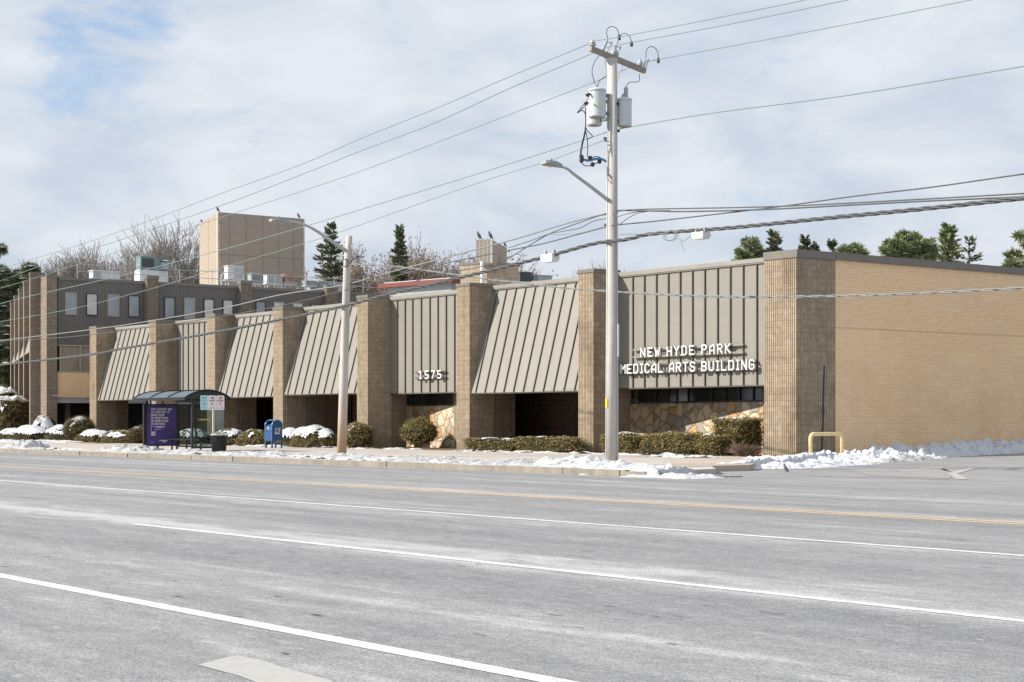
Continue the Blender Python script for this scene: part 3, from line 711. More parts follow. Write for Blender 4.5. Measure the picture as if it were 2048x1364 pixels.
b = MB(); b.prism([(XB-4.2,42.3),(XB-4.2,60),(-130,60),(-130,50)], .1, 2.78); fixn(b.build('ground_floor', M['frame_dark'], big))
b = MB(); b.prism([(XB-.31,42.3),(XB-.31,60),(-134,70),(wing_end.x,wing_end.y+2)], 2.79, 5.96); fixn(b.build('wall', M['cmu_brown'], big))
for y in (43.0, 46.0, 49): 
    b = MB(); b.box((XB-1.8,y,.15),(XB-1.5,y+.3,2.44)); b.build('column', M['cmu_brown'], big)
# strip of tall windows between siding and brick
ys = [42.05, 43.32, 44.5, 45.7, 47]
b = MB()
b.box((XB-.2,41.9,4.302),(XB-.0,47.1,4.38)); b.box((XB-.2,41.9,5.90),(XB-.0,47.1,5.972))
for y in ys: b.box((XB-.19,y-.05,4.382),(XB-.005,y+.05,5.898))
w = b.build('window', M['frame_tan'], big)
for k, (a, c) in enumerate(zip(ys[:-1], ys[1:])):
    b = MB(); b.box((XB-.12,a+.052,4.384),(XB-.10,c-.052,5.896)); b.build('pane', [M['pane_brown'], M['pane_brown'], M['pane_blue'], M['pane_brown']][k], w)
# small upper windows
wins = [(130,153,0),(172,195,1),(215,238,0),(256,279,0),(328,350,0),(368,390,0),(407,428,1),(445,466,1),(511,531,0),(547,568,1),(585,605,1),(621,640,0)]
for a, c, kind in wins:
    ya, yc = onX(a, XB)[0], onX(c, XB)[0]; b = MB(); z0, z1 = 7.80, 9.16
    b.box((XB,ya,z0),(XB+.05,ya+.055,z1)); b.box((XB,yc-.055,z0),(XB+.05,yc,z1)); b.box((XB,ya+.055,z0),(XB+.06,yc-.055,z0+.06)); b.box((XB,ya+.055,z1-.05),(XB+.05,yc-.055,z1))
    w = b.build('window', M['frame_tan'] if a in (215,368,130,585,547) else M['frame_dark'], big)
    b = MB(); b.box((XB+.004,ya+.055,z0+.06),(XB+.02,yc-.055,z1-.05)); b.build('pane', M['pane_blind' if kind else 'pane_blue'], w)
# brick piers on that wall
for a, c in ((294.5,317),(482,504),(654,676)):
    xo = XB+.42; ya = onX(a, xo)[0]; yc = onX(c, xo)[0]
    b = MB(); b.prism(fluted(XB+.002,xo,ya,yc), 4, 10.22); p = fixn(b.build('pier', M['cmu_brown'], big)); b = MB(); b.box((XB-.03,ya-.03,10.20),(xo+.03,yc+.03,10.42)); b.build('cap', M['cap'], p)
# corner pair of fins, then fins down the left face
def fin(p, w, t, top, z0=.1):
    u = Vector((0.05,1,0)).normalized(); q = [p, p+u*w, p+u*w+d3*t, p+d3*t]
    b = MB(); b.prism([(v.x,v.y) for v in q], z0, top); o = fixn(b.build('fin', M['cmu_brown'], big))
    cc = (q[0]+q[2])/2; b = MB(); b.prism([(cc.x+(v.x-cc.x)*1.05, cc.y+(v.y-cc.y)*1.05) for v in q], top, top+.2); fixn(b.build('cap', M['cap'], o)); return o
pA = F0; yB = onX(92.9, XB+.35)[0]
fin(pA, 1.35, .85, 10.2)
pB = PZ(93.0, 105.2, z=0); fin(pB, .66, .8, 10.15)
b = MB(); b.prism([(pA.x-.35,pA.y+.5),(pB.x-.45,pB.y+.25),(XB-.35,41.8),(pA.x-.9,pA.y+1.3)], .1, 10.1); fixn(b.build('wall', M['cmu_brown'], big))
for k, (px, ratio) in enumerate(((47.9,1.0625),(38.2,1.1226),(29.5,1.185),(21.8,1.25))):
    p = PZ(px, 106.3*ratio, z=0); fin(p, 1.6, .85, 10.2)
    a = PZ([60.5,47.9,38.2,29.5][k], 106.3*[1,1.0625,1.1226,1.185][k], z=0)
    # slanted metal hood between fins and brick spandrel below
    u = Vector((.05,1,0)).normalized()
    b = MB(); b.quadp([a+d3*.9+u*1.2+Vector((0,0,9.8)), p+u*1.2+Vector((0,0,9.8)), p+u*.02+Vector((0,0,5.6)), a+d3*.9+u*.02+Vector((0,0,5.6))]); b.quadp([a+d3*.9+u*.02+Vector((0,0,5.6)), p+u*.02+Vector((0,0,5.6)), p+u*1.3+Vector((0,0,5.6)), a+d3*.9+u*1.3+Vector((0,0,5.6))]); b.build('hood', M['taupe'], big)
    b = MB(); q = [a+d3*.86+u*1.35, p+u*1.35, p+u*1.6, a+d3*.86+u*1.6]; b.prism([(v.x,v.y) for v in q], .1, 9.8); fixn(b.build('wall', M['cmu_brown'], big))
# roof railing
b = MB(); xr = XB-.9
for z in (10.55, 11.0): b.tube([(xr,43.5,z),(xr,66.5,z)], .022, 6)
y = 43.5
while y < 67: b.tube([(xr,y,9.94),(xr,y,11.0)], .022, 6); y += 2.3
b.build('railing', M['galv'], big)
b = MB(); b.tube([(XB+.01,46.3,4.4),(XB+.01,46.3,4.5)], .01, 4)
# service sign on the fin
b = MB(); b.box((XB+.305,41.4,4.55-1.7),(XB+.34,41.75,4.62-1.7)); b.build('wall_light', M['white_paint'], big)

# ------------------------------------------------------------------ roof penthouses
def cam2(p, px):  # helper: distance along a direction until it reaches a sight line
    return p
def reach(p, d, px):
    # p, d world; find t with p+td on sight line px
    dx, dy = ray(px); det = d.x*(-dy)+dx*d.y
    t = (-(p.x)*(-dy)-dx*p.y)/det
    return t
pc = PZ(436, 124, z=0); dfront = camdir(-1245/F, 1).normalized(); dback = Vector((0,1,0))
tl = abs(reach(pc, dfront, 399)); tr = abs(reach(pc, dback, 608))
q0, q1, q2 = pc, pc+dback*tr, pc+dfront*tl; q3 = q2+dback*tr
ztop = zz(424, 124)
tow = thing('roof_penthouse', 'tall tan panelled elevator penthouse on the office block roof', 'penthouse', (pc.x, pc.y, 9.95))
b = MB(); b.prism([(v.x,v.y) for v in (q0,q1,q3,q2)], 9.94, ztop); fixn(b.build('panel_wall', M['panel_tan'], tow))
b = MB()   # joints as thin recess strips standing a hair proud
for fr_ in (.13,.32,.51,.695,.875):
    p = q0+(q1-q0)*fr_; b.box((p.x-.01,p.y-.018,9.96),(p.x+.006,p.y+.018,ztop-.02))
zm = 9.95+(ztop-9.95)*.52
b.box((q0.x-.01,q0.y+.02,zm-.018),(q0.x+.007,q1.y-.02,zm+.018))
n3 = Vector((dfront.y,-dfront.x,0)); 
if n3.y > 0: n3 = -n3
for fr_ in (.5,):
    p = q0+(q2-q0)*fr_+n3*.003; b.obox((p.x,p.y,(ztop+9.95)/2), dfront*.02, n3*.006, (0,0,(ztop-9.95)/2-.03))
b.build('panel_joint', mat('joint_dark', (.19,.15,.118), .9), tow)
b = MB(); z = 9.97; random.seed(5)
while z < ztop-.15:     # crumbly light quoins up the corner
    h = random.uniform(.12,.22); b.box((q0.x-.10,q0.y-.05,z),(q0.x+.03,q0.y+random.uniform(.04,.13),z+h)); b.box((q1.x-.06,q1.y-random.uniform(.02,.10),z),(q1.x+.03,q1.y+.05,z+h)); z += h+.03
b.build('corner_trim', mottled('pale_stone', (.62,.55,.45), (.52,.45,.36), 4, .9), tow)
# smaller one on the low roof: block base and cantilevered panel box
ch = thing('chimney_block', 'small block chimney with a tan panelled box on the low roof', 'chimney', PZ(985, 90, z=6.77))
dr = camdir(642/F, 1).normalized(); dl = camdir(-1, .183).normalized()
z0_, z1_ = zz(526, 88), zz(479, 88); pk = PZ(983, 88, z=0)
L1 = abs(reach(pk, dl, 952)); L2 = abs(reach(pk, dr, 1015))
L2 = min(L2, 4.2)
b = MB(); b.prism([(v.x,v.y) for v in (pk, pk+dr*L2, pk+dr*L2+dl*L1, pk+dl*L1)], z0_, z1_); bx_ = fixn(b.build('panel_box', M['panel_tan'], ch))
b = MB()
for t in (.25,.5,.75): p = pk+dl*(L1*t)-dr*.004; b.obox((p.x,p.y,(z0_+z1_)/2), dl*.012, dr*.004, (0,0,(z1_-z0_)/2-.02))
b.obox((pk.x,pk.y,(z0_+z1_)/2), dl*.04, dr*.05, (0,0,(z1_-z0_)/2-.01)); b.build('corner_trim', M['white_paint'], bx_)
pb = PZ(974, 89, z=0); db1 = camdir(-.86, .5).normalized(); db2 = camdir(.8, .6).normalized()
M1 = abs(reach(pb, db1, 921)); M2 = abs(reach(pb, db2, 1037)); zb_ = zz(528, 89)
b = MB(); b.prism([(v.x,v.y) for v in (pb, pb+db2*M2, pb+db2*M2+db1*M1, pb+db1*M1)], 6.76, zb_); bs = fixn(b.build('base', M['cmu'], ch))
b = MB(); cc = pb+db2*M2/2+db1*M1/2; b.prism([(cc.x+(v.x-cc.x)*1.04, cc.y+(v.y-cc.y)*1.04) for v in (pb, pb+db2*M2, pb+db2*M2+db1*M1, pb+db1*M1)], zb_, zb_+.12); fixn(b.build('cap', M['cap'], bs))
b = MB(); p = PZ(964, 87.6, z=6.77); b.tube([p, p+Vector((0,0,z0_-6.77+.05))], .09, 10); b.build('pipe', M['white_paint'], ch, smooth=True)

# birds
def bird(p, h, label, group='birds perched on the roof boxes', dark=(.07,.075,.085), parent=None):
    t = thing('bird', label, 'bird', p, group)
    k = h/.35; d = camdir(-1, -.2).normalized(); b = MB()
    pts = [(-.13,.03,.005),(-.07,.08,.035),(-.02,.14,.065),(.02,.20,.072),(.05,.26,.055),(.065,.30,.034),(.07,.325,.036),(.075,.35,.026),(.075,.365,.006)]
    b.tube([p+d*(x*k)+Vector((0,0,z*k)) for x,z,r in pts], [r*k for x,z,r in pts], 10, cap=True)
    b.build('body', mottled('bird_feather', dark, tuple(x*1.8 for x in dark), 20, .7), t, smooth=True)
    b = MB(); b.tube([p+d*(.09*k)+Vector((0,0,.335*k)), p+d*(.135*k)+Vector((0,0,.325*k))], [.009*k,.002*k], 6); b.build('beak', M['frame_tan'], t)
    for s in (-1,1):
        n = Vector((-d.y,d.x,0))*(.025*k*s); b = MB(); b.tube([p+n+d*.01+Vector((0,0,.09*k)), p+n+d*.015], .007*k, 5); b.build('leg', M['red_trim'], t)
bird(Vector((q0.x-.2,q0.y+.1,ztop)), .42, 'dark bird on the near corner of the tall penthouse')
bird(Vector((q1.x-.15,q1.y-.35,ztop)), .42, 'dark bird on the far right corner of the tall penthouse')
bird(Vector((q2.x,q2.y+.2,ztop)), .36, 'dark bird at the left corner of the tall penthouse')
bird(pk+dl*.06+dr*.08+Vector((0,0,z1_)), .42, 'dark bird at the middle corner of the small chimney box')
bird(pk+dl*(L1-.15)+dr*.08+Vector((0,0,z1_)), .42, 'dark bird on the left end of the small chimney box')
bird(pk+dr*(L2-.2)+dl*.06+Vector((0,0,z1_)), .30, 'small dark bird on the far right end of the small chimney box')
pg = PG(1572, 946, 0); bird(pg, .24, 'grey pigeon standing on the asphalt by the snow bank', None, (.12,.125,.14))

# ------------------------------------------------------------------ rooftop machines
def louvers(b, x, y0, y1, z0, z1, n, m=0):
    for k in range(n):
        z = z0+(z1-z0)*(k+.5)/n; b.box((x,y0,z-(z1-z0)/n*.3),(x+.03,y1,z+(z1-z0)/n*.3), m)
def hvac(px0, px1, py0, py1, X, label, body='hvac', grille='hvac_dark', gr=(.1,.6), base_z=9.95, depth=1.6, top=None, curb=None, side_grille=True):
    y0, t0 = onX(px0, X); y1, t1 = onX(px1, X); z0 = zz(py1, (t0+t1)/2); z1 = zz(py0, (t0+t1)/2)
    t = thing('rooftop_unit', label, 'air handler', (X, (y0+y1)/2, base_z), 'machines on the roofs')
    b = MB(); b.box((X-depth,y0,z0),(X,y1,z1)); b.box((X-depth-.03,y0-.03,z1),(X+.03,y1+.03,z1+.06)); bd = b.build('body', M[body], t)
    g0 = y0+(y1-y0)*gr[0]; g1 = y0+(y1-y0)*gr[1]
    b = MB(); b.box((X+.002,g0,z0+.12*(z1-z0)),(X+.012,g1,z1-.1*(z1-z0)),0); louvers(b, X+.013, g0, g1, z0+.14*(z1-z0), z1-.12*(z1-z0), 8, 1); b.build('grille', [M[grille], M[body] if body != 'hvac_green' else M['hvac_dark']], bd)
    if z0 > base_z+.05:
        b = MB(); e = .08
        if curb: b.box((X-depth-e,y0-e,base_z),(X+e,y1+e,z0-.003)); b.build('curb', M[curb], t)
        else:
            for yy_ in (y0+.05,y1-.12):
                for xx in (X-.1,X-depth+.05): b.box((xx,yy_,base_z),(xx+.07,yy_+.07,z0-.002))
            b.box((X-depth,y0-.1,z0-.08),(X+.02,y1+.1,z0-.001)); b.build('stand', M['galv'], t)
    return t, (y0,y1,z0,z1)
t, (y0,y1,z0,z1) = hvac(281, 333, 515, 541, -108, 'big green air handler on a tall white curb, roof of the dark office block', 'hvac_green', 'hvac_dark', (.06,.52), curb='white_paint', depth=.7)
b = MB(); b.box((-107.99,y0+(y1-y0)*.74,z0+.1),(-107.6,y0+(y1-y0)*.99,z0+.55)); b.quadp([(-107.99,y0+(y1-y0)*.74,z1-.1),(-107.99,y1,z1-.1),(-107.4,y1,z0+.62),(-107.4,y0+(y1-y0)*.74,z0+.62)]); b.build('intake_hood', M['hvac'], t)
hvac(186, 240, 543, 557, -104, 'low white rooftop unit with a black grille near the block fins', 'white_paint', 'hvac_dark', (.02,.3), depth=.6)
hvac(456, 487, 533, 559, -106, 'tall white condenser in front of the tall penthouse', 'white_paint', 'hvac', (.45,.97), depth=.55)
hvac(505, 523, 548, 566, -106, 'small pale condenser below the middle of the tall penthouse', 'hvac', 'hvac_dark', (.1,.9), depth=.7)
hvac(534, 565, 551, 567, -107, 'white open unit with rusty top right of the small condenser', 'white_paint', 'hvac_dark', (.15,.98), depth=.5)
t, bb_ = hvac(569, 604, 551, 568, -107, 'rust stained flat unit at the right foot of the tall penthouse', 'rust', 'hvac', (.05,.95), depth=.5)
hvac(612, 634, 563, 571, -106, 'low black grille unit on the block roof before the spruce', 'hvac', 'hvac_dark', (.05,.95), depth=.8)
hvac(638, 700, 565, 578, -106, 'long grey unit on the block roof behind the leaning pole', 'hvac', 'hvac_dark', (.0,.3), depth=1.0)
hvac(1040, 1064, 546, 563, -74, 'dark blue rooftop unit right of the small chimney', 'hvac_dark', 'hvac_dark', (.1,.9), base_z=6.77, depth=1.5)
hvac(1066, 1104, 552, 562, -74, 'low pale duct unit at the right end of the low roof machines', 'hvac', 'hvac_dark', (.0,.25), base_z=6.77, depth=1.3)
# white pipes next to the tall penthouse
b = MB(); p = PX(443, 560, -106); 
b.tube([(p.x,p.y,9.95),(p.x,p.y,11.2),(p.x,p.y+.2,11.35)], .05, 8); b.tube([(p.x,p.y+.35,9.95),(p.x,p.y+.35,10.5)], .07, 8)
tag(b.build('vent_pipe', M['white_paint'], origin=(p.x,p.y,9.95)), 'thin white vent pipes at the near foot of the tall penthouse', 'vent pipe')
# low roof monitor with red edge
pa, pb_ = PZ(758, 98, z=0), PZ(905, 94, z=0)
t = thing('roof_hatch', 'low flat rooftop structure with red brown edge and snowy top left of the small chimney', 'roof shed', ((pa+pb_)/2)+Vector((0,0,6.77)))
d = (pb_-pa).normalized(); n = Vector((-d.y,d.x,0)); n = n if n.dot(camdir(0,1)) > 0 else -n; ln = (pb_-pa).length; mid = (pa+pb_)/2; zt = zz(571, 96)
b = MB(); b.obox(mid+n*2.5+Vector((0,0,(zt+6.77)/2)), d*(ln/2-.4), n*2.2, (0,0,(zt-6.77)/2)); b.build('wall', M['hvac'], t)
b = MB(); b.obox(mid+n*2.5+Vector((0,0,zt+.12)), d*(ln/2), n*2.6, (0,0,.12)); b.build('roof_edge', M['red_trim'], t)
b = MB(); b.obox(mid+n*2.5+Vector((0,0,zt+.27)), d*(ln/2-.3), n*2.4, (0,0,.03)); b.build('snow_cover', M['snow'], t)

# ------------------------------------------------------------------ utility poles
def resample(pts, n=4):
    # Catmull-Rom through the points
    P = [Vector(p) for p in pts]; out_ = []
    for i in range(len(P)-1):
        a, b_, c, d = P[max(i-1,0)], P[i], P[i+1], P[min(i+2,len(P)-1)]
        for k in range(n):
            t = k/n; out_.append(.5*((2*b_)+(c-a)*t+(2*a-5*b_+4*c-d)*t*t+(3*b_-a-3*c+d)*t**3))
    out_.append(P[-1]); return out_
YP = 31.0
xp1 = onY(1224, YP)[0]; tp = onY(1224, YP)[1]
p1 = Vector((xp1, YP, .15))
pole = thing('utility_pole', 'tall grey wooden utility pole with crossarm and three transformers before the building', 'utility pole', p1, 'wooden poles along the kerb')
ztp = zz(117, tp)
b = MB(); b.tube([(xp1-.01,YP,.0),(xp1,YP,3),(xp1+.01,YP,ztp)], [.185,.17,.135], 20); b.build('shaft', M['pole'], pole, smooth=True)
b = MB(); b.box((xp1-.05,YP-.2,zz(815,tp)),(xp1+.03,YP-.165,zz(797,tp))); b.build('tag', M['yellow'], pole)
b = MB(); b.tube([(xp1+.19,YP+.02,.1),(xp1+.18,YP+.02,5),(xp1+.15,YP+.02,8)], .016, 5); b.tube([(xp1-.02,YP-.19,.4),(xp1-.02,YP-.17,3),(xp1,YP-.15,9.6)], .012, 5); b.build('ground_wire', M['galv'], pole)
b = MB(); b.tube([(xp1+.20,YP+.05,3.1),(xp1+.20,YP+.05,4.0)], .03, 8); b.build('riser_pipe', M['white_paint'], pole)
# crossarm along Y through measured ends
e0 = PX(1181, 97, xp1-.18); e1 = PX(1290, 142, xp1-.18)
b = MB(); dd = (e1-e0)/2; up_ = Vector((1,0,0)).cross(dd.normalized()); up_ = up_ if up_.z > 0 else -up_
b.obox((e0+e1)/2, dd, (.055,0,0), up_*.07); arm = b.build('crossarm', M['arm_wood'], pole)
b = MB()
for t in (.28,.62): 
    a = e0+(e1-e0)*t; b.tube([a+Vector((-.06,0,-.05)), Vector((xp1-.1,YP,ztp-1.15))], .014, 5)
b.build('brace', M['galv'], arm)
def insulator(p, parent, r=.10, h=.20, nm='insulator'):
    b = MB(); b.lathe(p, [(r*.35,0),(r*.4,.02),(r,.03),(r*.95,.055),(r*.6,.06),(r*.9,.08),(r*.85,.105),(r*.55,.11),(r*.6,.14),(r*.3,h)], 12); b.build(nm, M['insul'], parent, smooth=True)
tps = {}
for nm, t, px in (('A',.03,0),('M',.45,0),('C',.90,0)):
    a = e0+(e1-e0)*t+up_*.07; insulator(a, arm); tps[nm] = a+Vector((0,0,.17))
# cutout fuses: slanted porcelain tube + fuse link, three of them
def P1(px, py, r=0): return PX(px, py, xp1-.25+r)
for (ax,ay),(bx,by),(cx,cy) in (((1214,82),(1203,105),(1222,87)),((1231.5,92),(1223,115),(1240,96)),((1290.5,120),(1284,142),(1296,122))):
    a, bb2, cc = P1(ax,ay), P1(bx,by), P1(cx,cy)
    b = MB(); b.tube([bb2,a], .042, 10); b.build('fuse_cutout', M['insul'], arm, smooth=True)
    b = MB(); e = bb2+(cc-a)*.9+Vector((0,0,-.03)); b.tube([e,cc], .016, 6); b.tube([cc-Vector((0,0,.03)),cc+Vector((0,0,.05))], .035, 8); b.tube([a, cc], .012, 5); b.tube([bb2, e], .014, 5); b.build('fuse_link', M['arm_wood'] if 0 else M['galv'], arm)
def wire_part(pts, r, parent, m='rubber', nm='jumper', n=5):
    b = MB(); b.tube(resample(pts, 5), r, n); return b.build(nm, M[m], parent, smooth=True)
wire_part([P1(*q) for q in ((1216,79),(1213,64),(1217,56),(1225,53),(1233,57),(1237,65),(1238.5,75))], .010, pole)
wire_part([P1(*q) for q in ((1234,88),(1238,78),(1243,69),(1250,67),(1257,70),(1261,76),(1263,88))], .010, pole)
wire_part([P1(*q) for q in ((1292,116),(1292.5,102),(1297,95),(1303,93),(1311,97),(1316,106),(1316.5,120))], .010, pole)
for q in ((1238.5,75),(1263,88),(1316.5,121)):
    b = MB(); p = P1(*q); b.box(p-Vector((.03,.03,.07)), p+Vector((.03,.03,.07))); b.build('wire_clamp', M['rubber'], pole)
wire_part([P1(*q) for q in ((1198,112),(1189,124),(1184,143),(1187,158),(1191,172))], .010, pole)
wire_part([P1(*q) for q in ((1211,115),(1221,136),(1224,142),(1212,152),(1199,162),(1195.5,174))], .010, pole)
wire_part([P1(*q,.3) for q in ((1278.5,148),(1279,160),(1273,164),(1262,164),(1255,168),(1253,177))], .010, pole)
# transformers
def transformer(px, pyt, pyb, dia, near, label):
    t_ = tp+near; c = PZ(px, t_, pyb); h = zz(pyt, t_)-c.z; t = thing('transformer', label, 'transformer', c, 'transformers on the utility pole'); r = dia/2
    b = MB(); b.lathe(c, [(r*.90,0),(r*.96,.015),(r,.03),(r,h-.05)], 24); b.build('tank', M['ceramic'], t, smooth=False)
    b = MB(); b.lathe(c, [(r*1.06,h-.055),(r*1.07,h-.015),(r*.95,h+.01),(r*.5,h+.05),(0.02,h+.06)], 24); b.build('lid', M['ceramic'], t, smooth=True)
    b = MB(); b.lathe(c-Vector((0,0,.012)), [(r*.85,0),(r*.86,.012)], 24); b.lathe(c-Vector((0,0,.03)), [(.015,0),(.015,.02)], 8); b.build('base_plate', mottled('base_tan', (.36,.31,.26), (.30,.26,.22), 8), t)
    for k, a in enumerate((2.6, 3.1, 3.6)):
        q = c+camdir(math.cos(a)*r, math.sin(a)*r)*.9+camdir(-.05,-.25).normalized()*.06+Vector((0,0,h-.16)); b = MB(); d = camdir(math.cos(a), math.sin(a)-.4).normalized(); b.tube([q, q+d*.05, q+d*.10], [.03,.035,.02], 8); b.build('bushing', M['rubber'], t)
    q = c+camdir(-.04,-.02)+Vector((0,0,h+.03)); b = MB(); b.tube([q, q+Vector((0,0,.06)), q+Vector((0,0,.11))], [.045,.05,.02], 8); b.build('top_bushing', M['insul'], t)
    # hanger bracket back to the pole
    b = MB()
    for zf in (.18,.82):
        s = c+Vector((0,0,h*zf)); e = Vector((xp1, YP, s.z)); d = (e-s).normalized(); a0 = s+d*r*.98; a1 = e-d*.15; u = Vector((-d.y,d.x,0)); b = MB(); b.obox((a0+a1)/2, (a1-a0)/2, u*.055, (0,0,.045)); b.build('hanger', mottled('hanger_blue', (.12,.17,.21), (.17,.22,.26), 9, .5), t)
    return t, c, h
t1, c1_, h1 = transformer(1194.5, 179, 235, .47, -.25, 'front left transformer can, the largest, hanging on the tall utility pole')
b = MB(); pq = PZ(1187.5, tp-.25-.235, 209); b.box(pq-Vector((.02,.02,.02)), pq+Vector((.02,.02,.02))); b.build('yellow_tag', M['yellow'], t1)
transformer(1189, 196, 251, .42, .30, 'rear left transformer can, half hidden below the largest one')
t3, c3_, h3 = transformer(1249, 198, 253, .40, .12, 'right hand transformer can with an arrester on its lid')
b = MB(); q = c3_+Vector((0,0,h3+.04))+camdir(.04,0); b.lathe(q, [(.05,0),(.06,.02)]+[(.055 if k % 2 else .07, .03+k*.025) for k in range(10)]+[(.03,.30)], 10); b.build('arrester', M['insul'], t3, smooth=True)
# drooping secondary loops and blue sleeve
for pts in (((1178,190),(1173,203),(1163,214),(1155,225)), ((1190,186),(1184,198),(1172,210),(1156,226)), ((1155,226),(1163,221),(1169,224),(1171,232),(1171,250),(1168,270),(1162,295),(1160,312),(1161,318)), ((1171,215),(1171,260),(1165,290),(1161.5,315)), ((1170,258),(1174,275),(1175.5,295),(1174.5,314)), ((1171,255),(1176,263),(1185,272),(1180,276),(1176,277.5)), ((1161,320),(1166,329),(1175,332),(1182,330)), ((1183,316),(1190,313),(1200,315),(1211,322)), ((1188,328),(1196,325),(1200,322))):
    wire_part([P1(*q) for q in pts], .013, pole)
wire_part([P1(*q) for q in ((1165,318),(1176,321),(1190,318),(1203,318),(1212,323))], .035, pole, 'blue_strap', 'cable_sleeve', 8)
for q in ((1163,314),(1163,321),(1185,329),(1199,323),(1180,316)):
    p = P1(*q); b = MB(); b.lathe(p-Vector((0,0,.06)), [(.03,0),(.06,.03),(.06,.09),(.03,.12)], 8); b.build('splice', M['rubber'], pole)
for q in ((1211.5,277),(1235,262),(1213,450),(1221,448),(1232,448),(1213,281),(1221,463)):
    p = PX(q[0], q[1], xp1-.16); b = MB(); b.box(p-Vector((.04,.05,.03)), p+Vector((.04,.05,.03))); b.build('bracket', M['rubber'], pole)
# street lamp arms
def lamp(px_pole, py_pole, kink, headpts, X, parent_pole, label, r0=.055):
    a = PX(px_pole, py_pole, X); t = thing('street_lamp', label, 'street lamp', a, 'street lamps on wooden poles')
    pts = [a]+[PX(*k, X) for k in kink]; b = MB(); n = len(pts); b.tube(resample(pts, 4), [r0+(.03-r0)*i/((n-1)*4) for i in range((n-1)*4+1)], 10); b.build('arm', M['galv'], t, smooth=True)
    b = MB(); b.box(a-Vector((.07,-.02,.14)), a+Vector((.07,.09,.14))); b.build('mount', M['galv'], t)
    h0 = PX(*headpts[0], X); h1 = PX(*headpts[1], X); ax = (h1-h0); L_ = ax.length; ax.normalize(); sx = Vector((1,0,0)); up = sx.cross(ax); up = up if up.z > 0 else -up
    b = MB(); prof = [(0,.05,.05,.0),(.12,.08,.06,.0),(.35,.14,.075,.0),(.55,.17,.08,0),(.85,.165,.065,0),(1.0,.12,.04,0)]; rings = []
    for f_, w, hh, o_ in prof:
        c = h0+ax*(L_*f_); rings.append([c-sx*w-up*.02, c-sx*w*.75+up*hh, c+sx*w*.75+up*hh, c+sx*w-up*.02, c+sx*w*.8-up*.045, c-sx*w*.8-up*.045])
    i0 = len(b.v)
    for r in rings: b.v += [tuple(v) for v in r]
    for k in range(len(rings)-1):
        for j in range(6):
            j2 = (j+1) % 6; b.f.append((k*6+j,k*6+j2,(k+1)*6+j2,(k+1)*6+j)); b.m.append(0)
    b.f.append(tuple(range(6))); b.m.append(0); b.f.append(tuple((len(rings)-1)*6+5-j for j in range(6))); b.m.append(0)
    hd = fixn(b.build('lamp_head', M['hvac'], t))
    b = MB(); c = h0+ax*(L_*.7)-up*.055; b.obox(c, ax*(L_*.24), sx*.12, up*.008); b.build('lens', mat('lens_amber', (.35,.24,.13), .3), hd)
    c = h0+ax*(L_*.6)+up*.08; b = MB(); b.lathe(c, [(.035,0),(.035,.06),(.02,.075)], 8); b.build('photocell', M['galv'], hd)
lamp(1217, 401, ((1185,376),(1150,350),(1135,338),(1124,334)), ((1123,332.5),(1087,324.5)), xp1, pole, 'street lamp on a long arm of the tall transformer pole')
# second pole (leaning, shorter)
xb2 = onY(683, YP)[0]; t2_ = onY(690, YP)[1]; xt2 = onY(698.5, YP)[0]; zt2 = zz(473, t2_); zkn = zz(655, t2_); xk = onY(690.5, YP)[0]
pole2 = thing('utility_pole', 'leaning short wooden pole with brown foot between mailbox and round shrub', 'utility pole', (xb2, YP, .15), 'wooden poles along the kerb')
b = MB(); b.tube([(xb2,YP,0),(onY(686,YP)[0],YP,1.8),(xk,YP,zkn),(onY(694,YP)[0],YP,zz(530,t2_)),(xt2,YP,zt2)], [.165,.155,.14,.12,.105], 18); b.build('shaft', M['pole_brown'], pole2, smooth=True)
X2 = onY(695, YP)[0]
b = MB(); c = PY(690, 526, YP-.13); b.tube([c+camdir(.13*math.cos(a/10*6.283), 0)+Vector((0,0,.13*math.sin(a/10*6.283))) for a in range(11)], .014, 5); b.tube([PY(700,528,YP-.12),PY(704,520,YP-.12),PY(712,514,YP),PY(722,512,YP)], .016, 5); b.build('cable_coil', M['rubber'], pole2)
b = MB(); b.tube([PY(701,492,YP),PY(713,491,YP)], .012, 5); b.tube([PY(690,492,YP-.1),PY(690,500,YP-.1)], .03, 6); b.build('bolt', M['galv'], pole2)
lamp(690, 500, ((660,480),(630,460),(608,449),(592,444),(577,442.5)), ((578,442.5),(541,440)), X2, pole2, 'street lamp on the shorter leaning pole, above the mailbox', .06)

# ------------------------------------------------------------------ wires
def cable(label, pts, Y, r, m='cable_thin', n=5, ext=True, strands=0, cat='wire', group='overhead wires'):
    P = [PY(px, py, Y) for px, py in pts]
    if pts[-1][0] > 1800: P.append(P[-1]+(P[-1]-P[-2]).normalized()*24)     # on towards the next poles of the line
    if pts[0][0] < 0: P.insert(0, P[0]+(P[0]-P[1]).normalized()*20)
    b = MB(); R_ = resample(P, 5)
    if strands:
        # lashed bundle: strands winding round each other
        for k in range(strands):
            Q = []; fine = resample(P, 40)
            acc = 0
            for i, p in enumerate(fine):
                if i: acc += (p-fine[i-1]).length
                a = acc*5.0+k*2*math.pi/strands; Q.append(p+Vector((0,math.cos(a)*r*.75,math.sin(a)*r*.75)))
            b.tube(Q, r*.62, n, cap=True)
    else: b.tube(R_, r, n)
    o = b.build('overhead_cable' if r > .015 else 'overhead_wire', M[m], origin=P[len(P)//2], smooth=True)
    return tag(o, label, cat, group)
TL = 'overhead wires'
cable('uppermost thin wire from the crossarm left end, crossing the frame', [(-120,575),(7,536),(212,472.6),(448,385),(600,330),(725,275.6),(866,219.4),(1026,150.6),(1172,90),(1186,84),(1200,80),(1237,74.5),(1428,37),(1610,0),(1800,-42)], e0.y, .012)
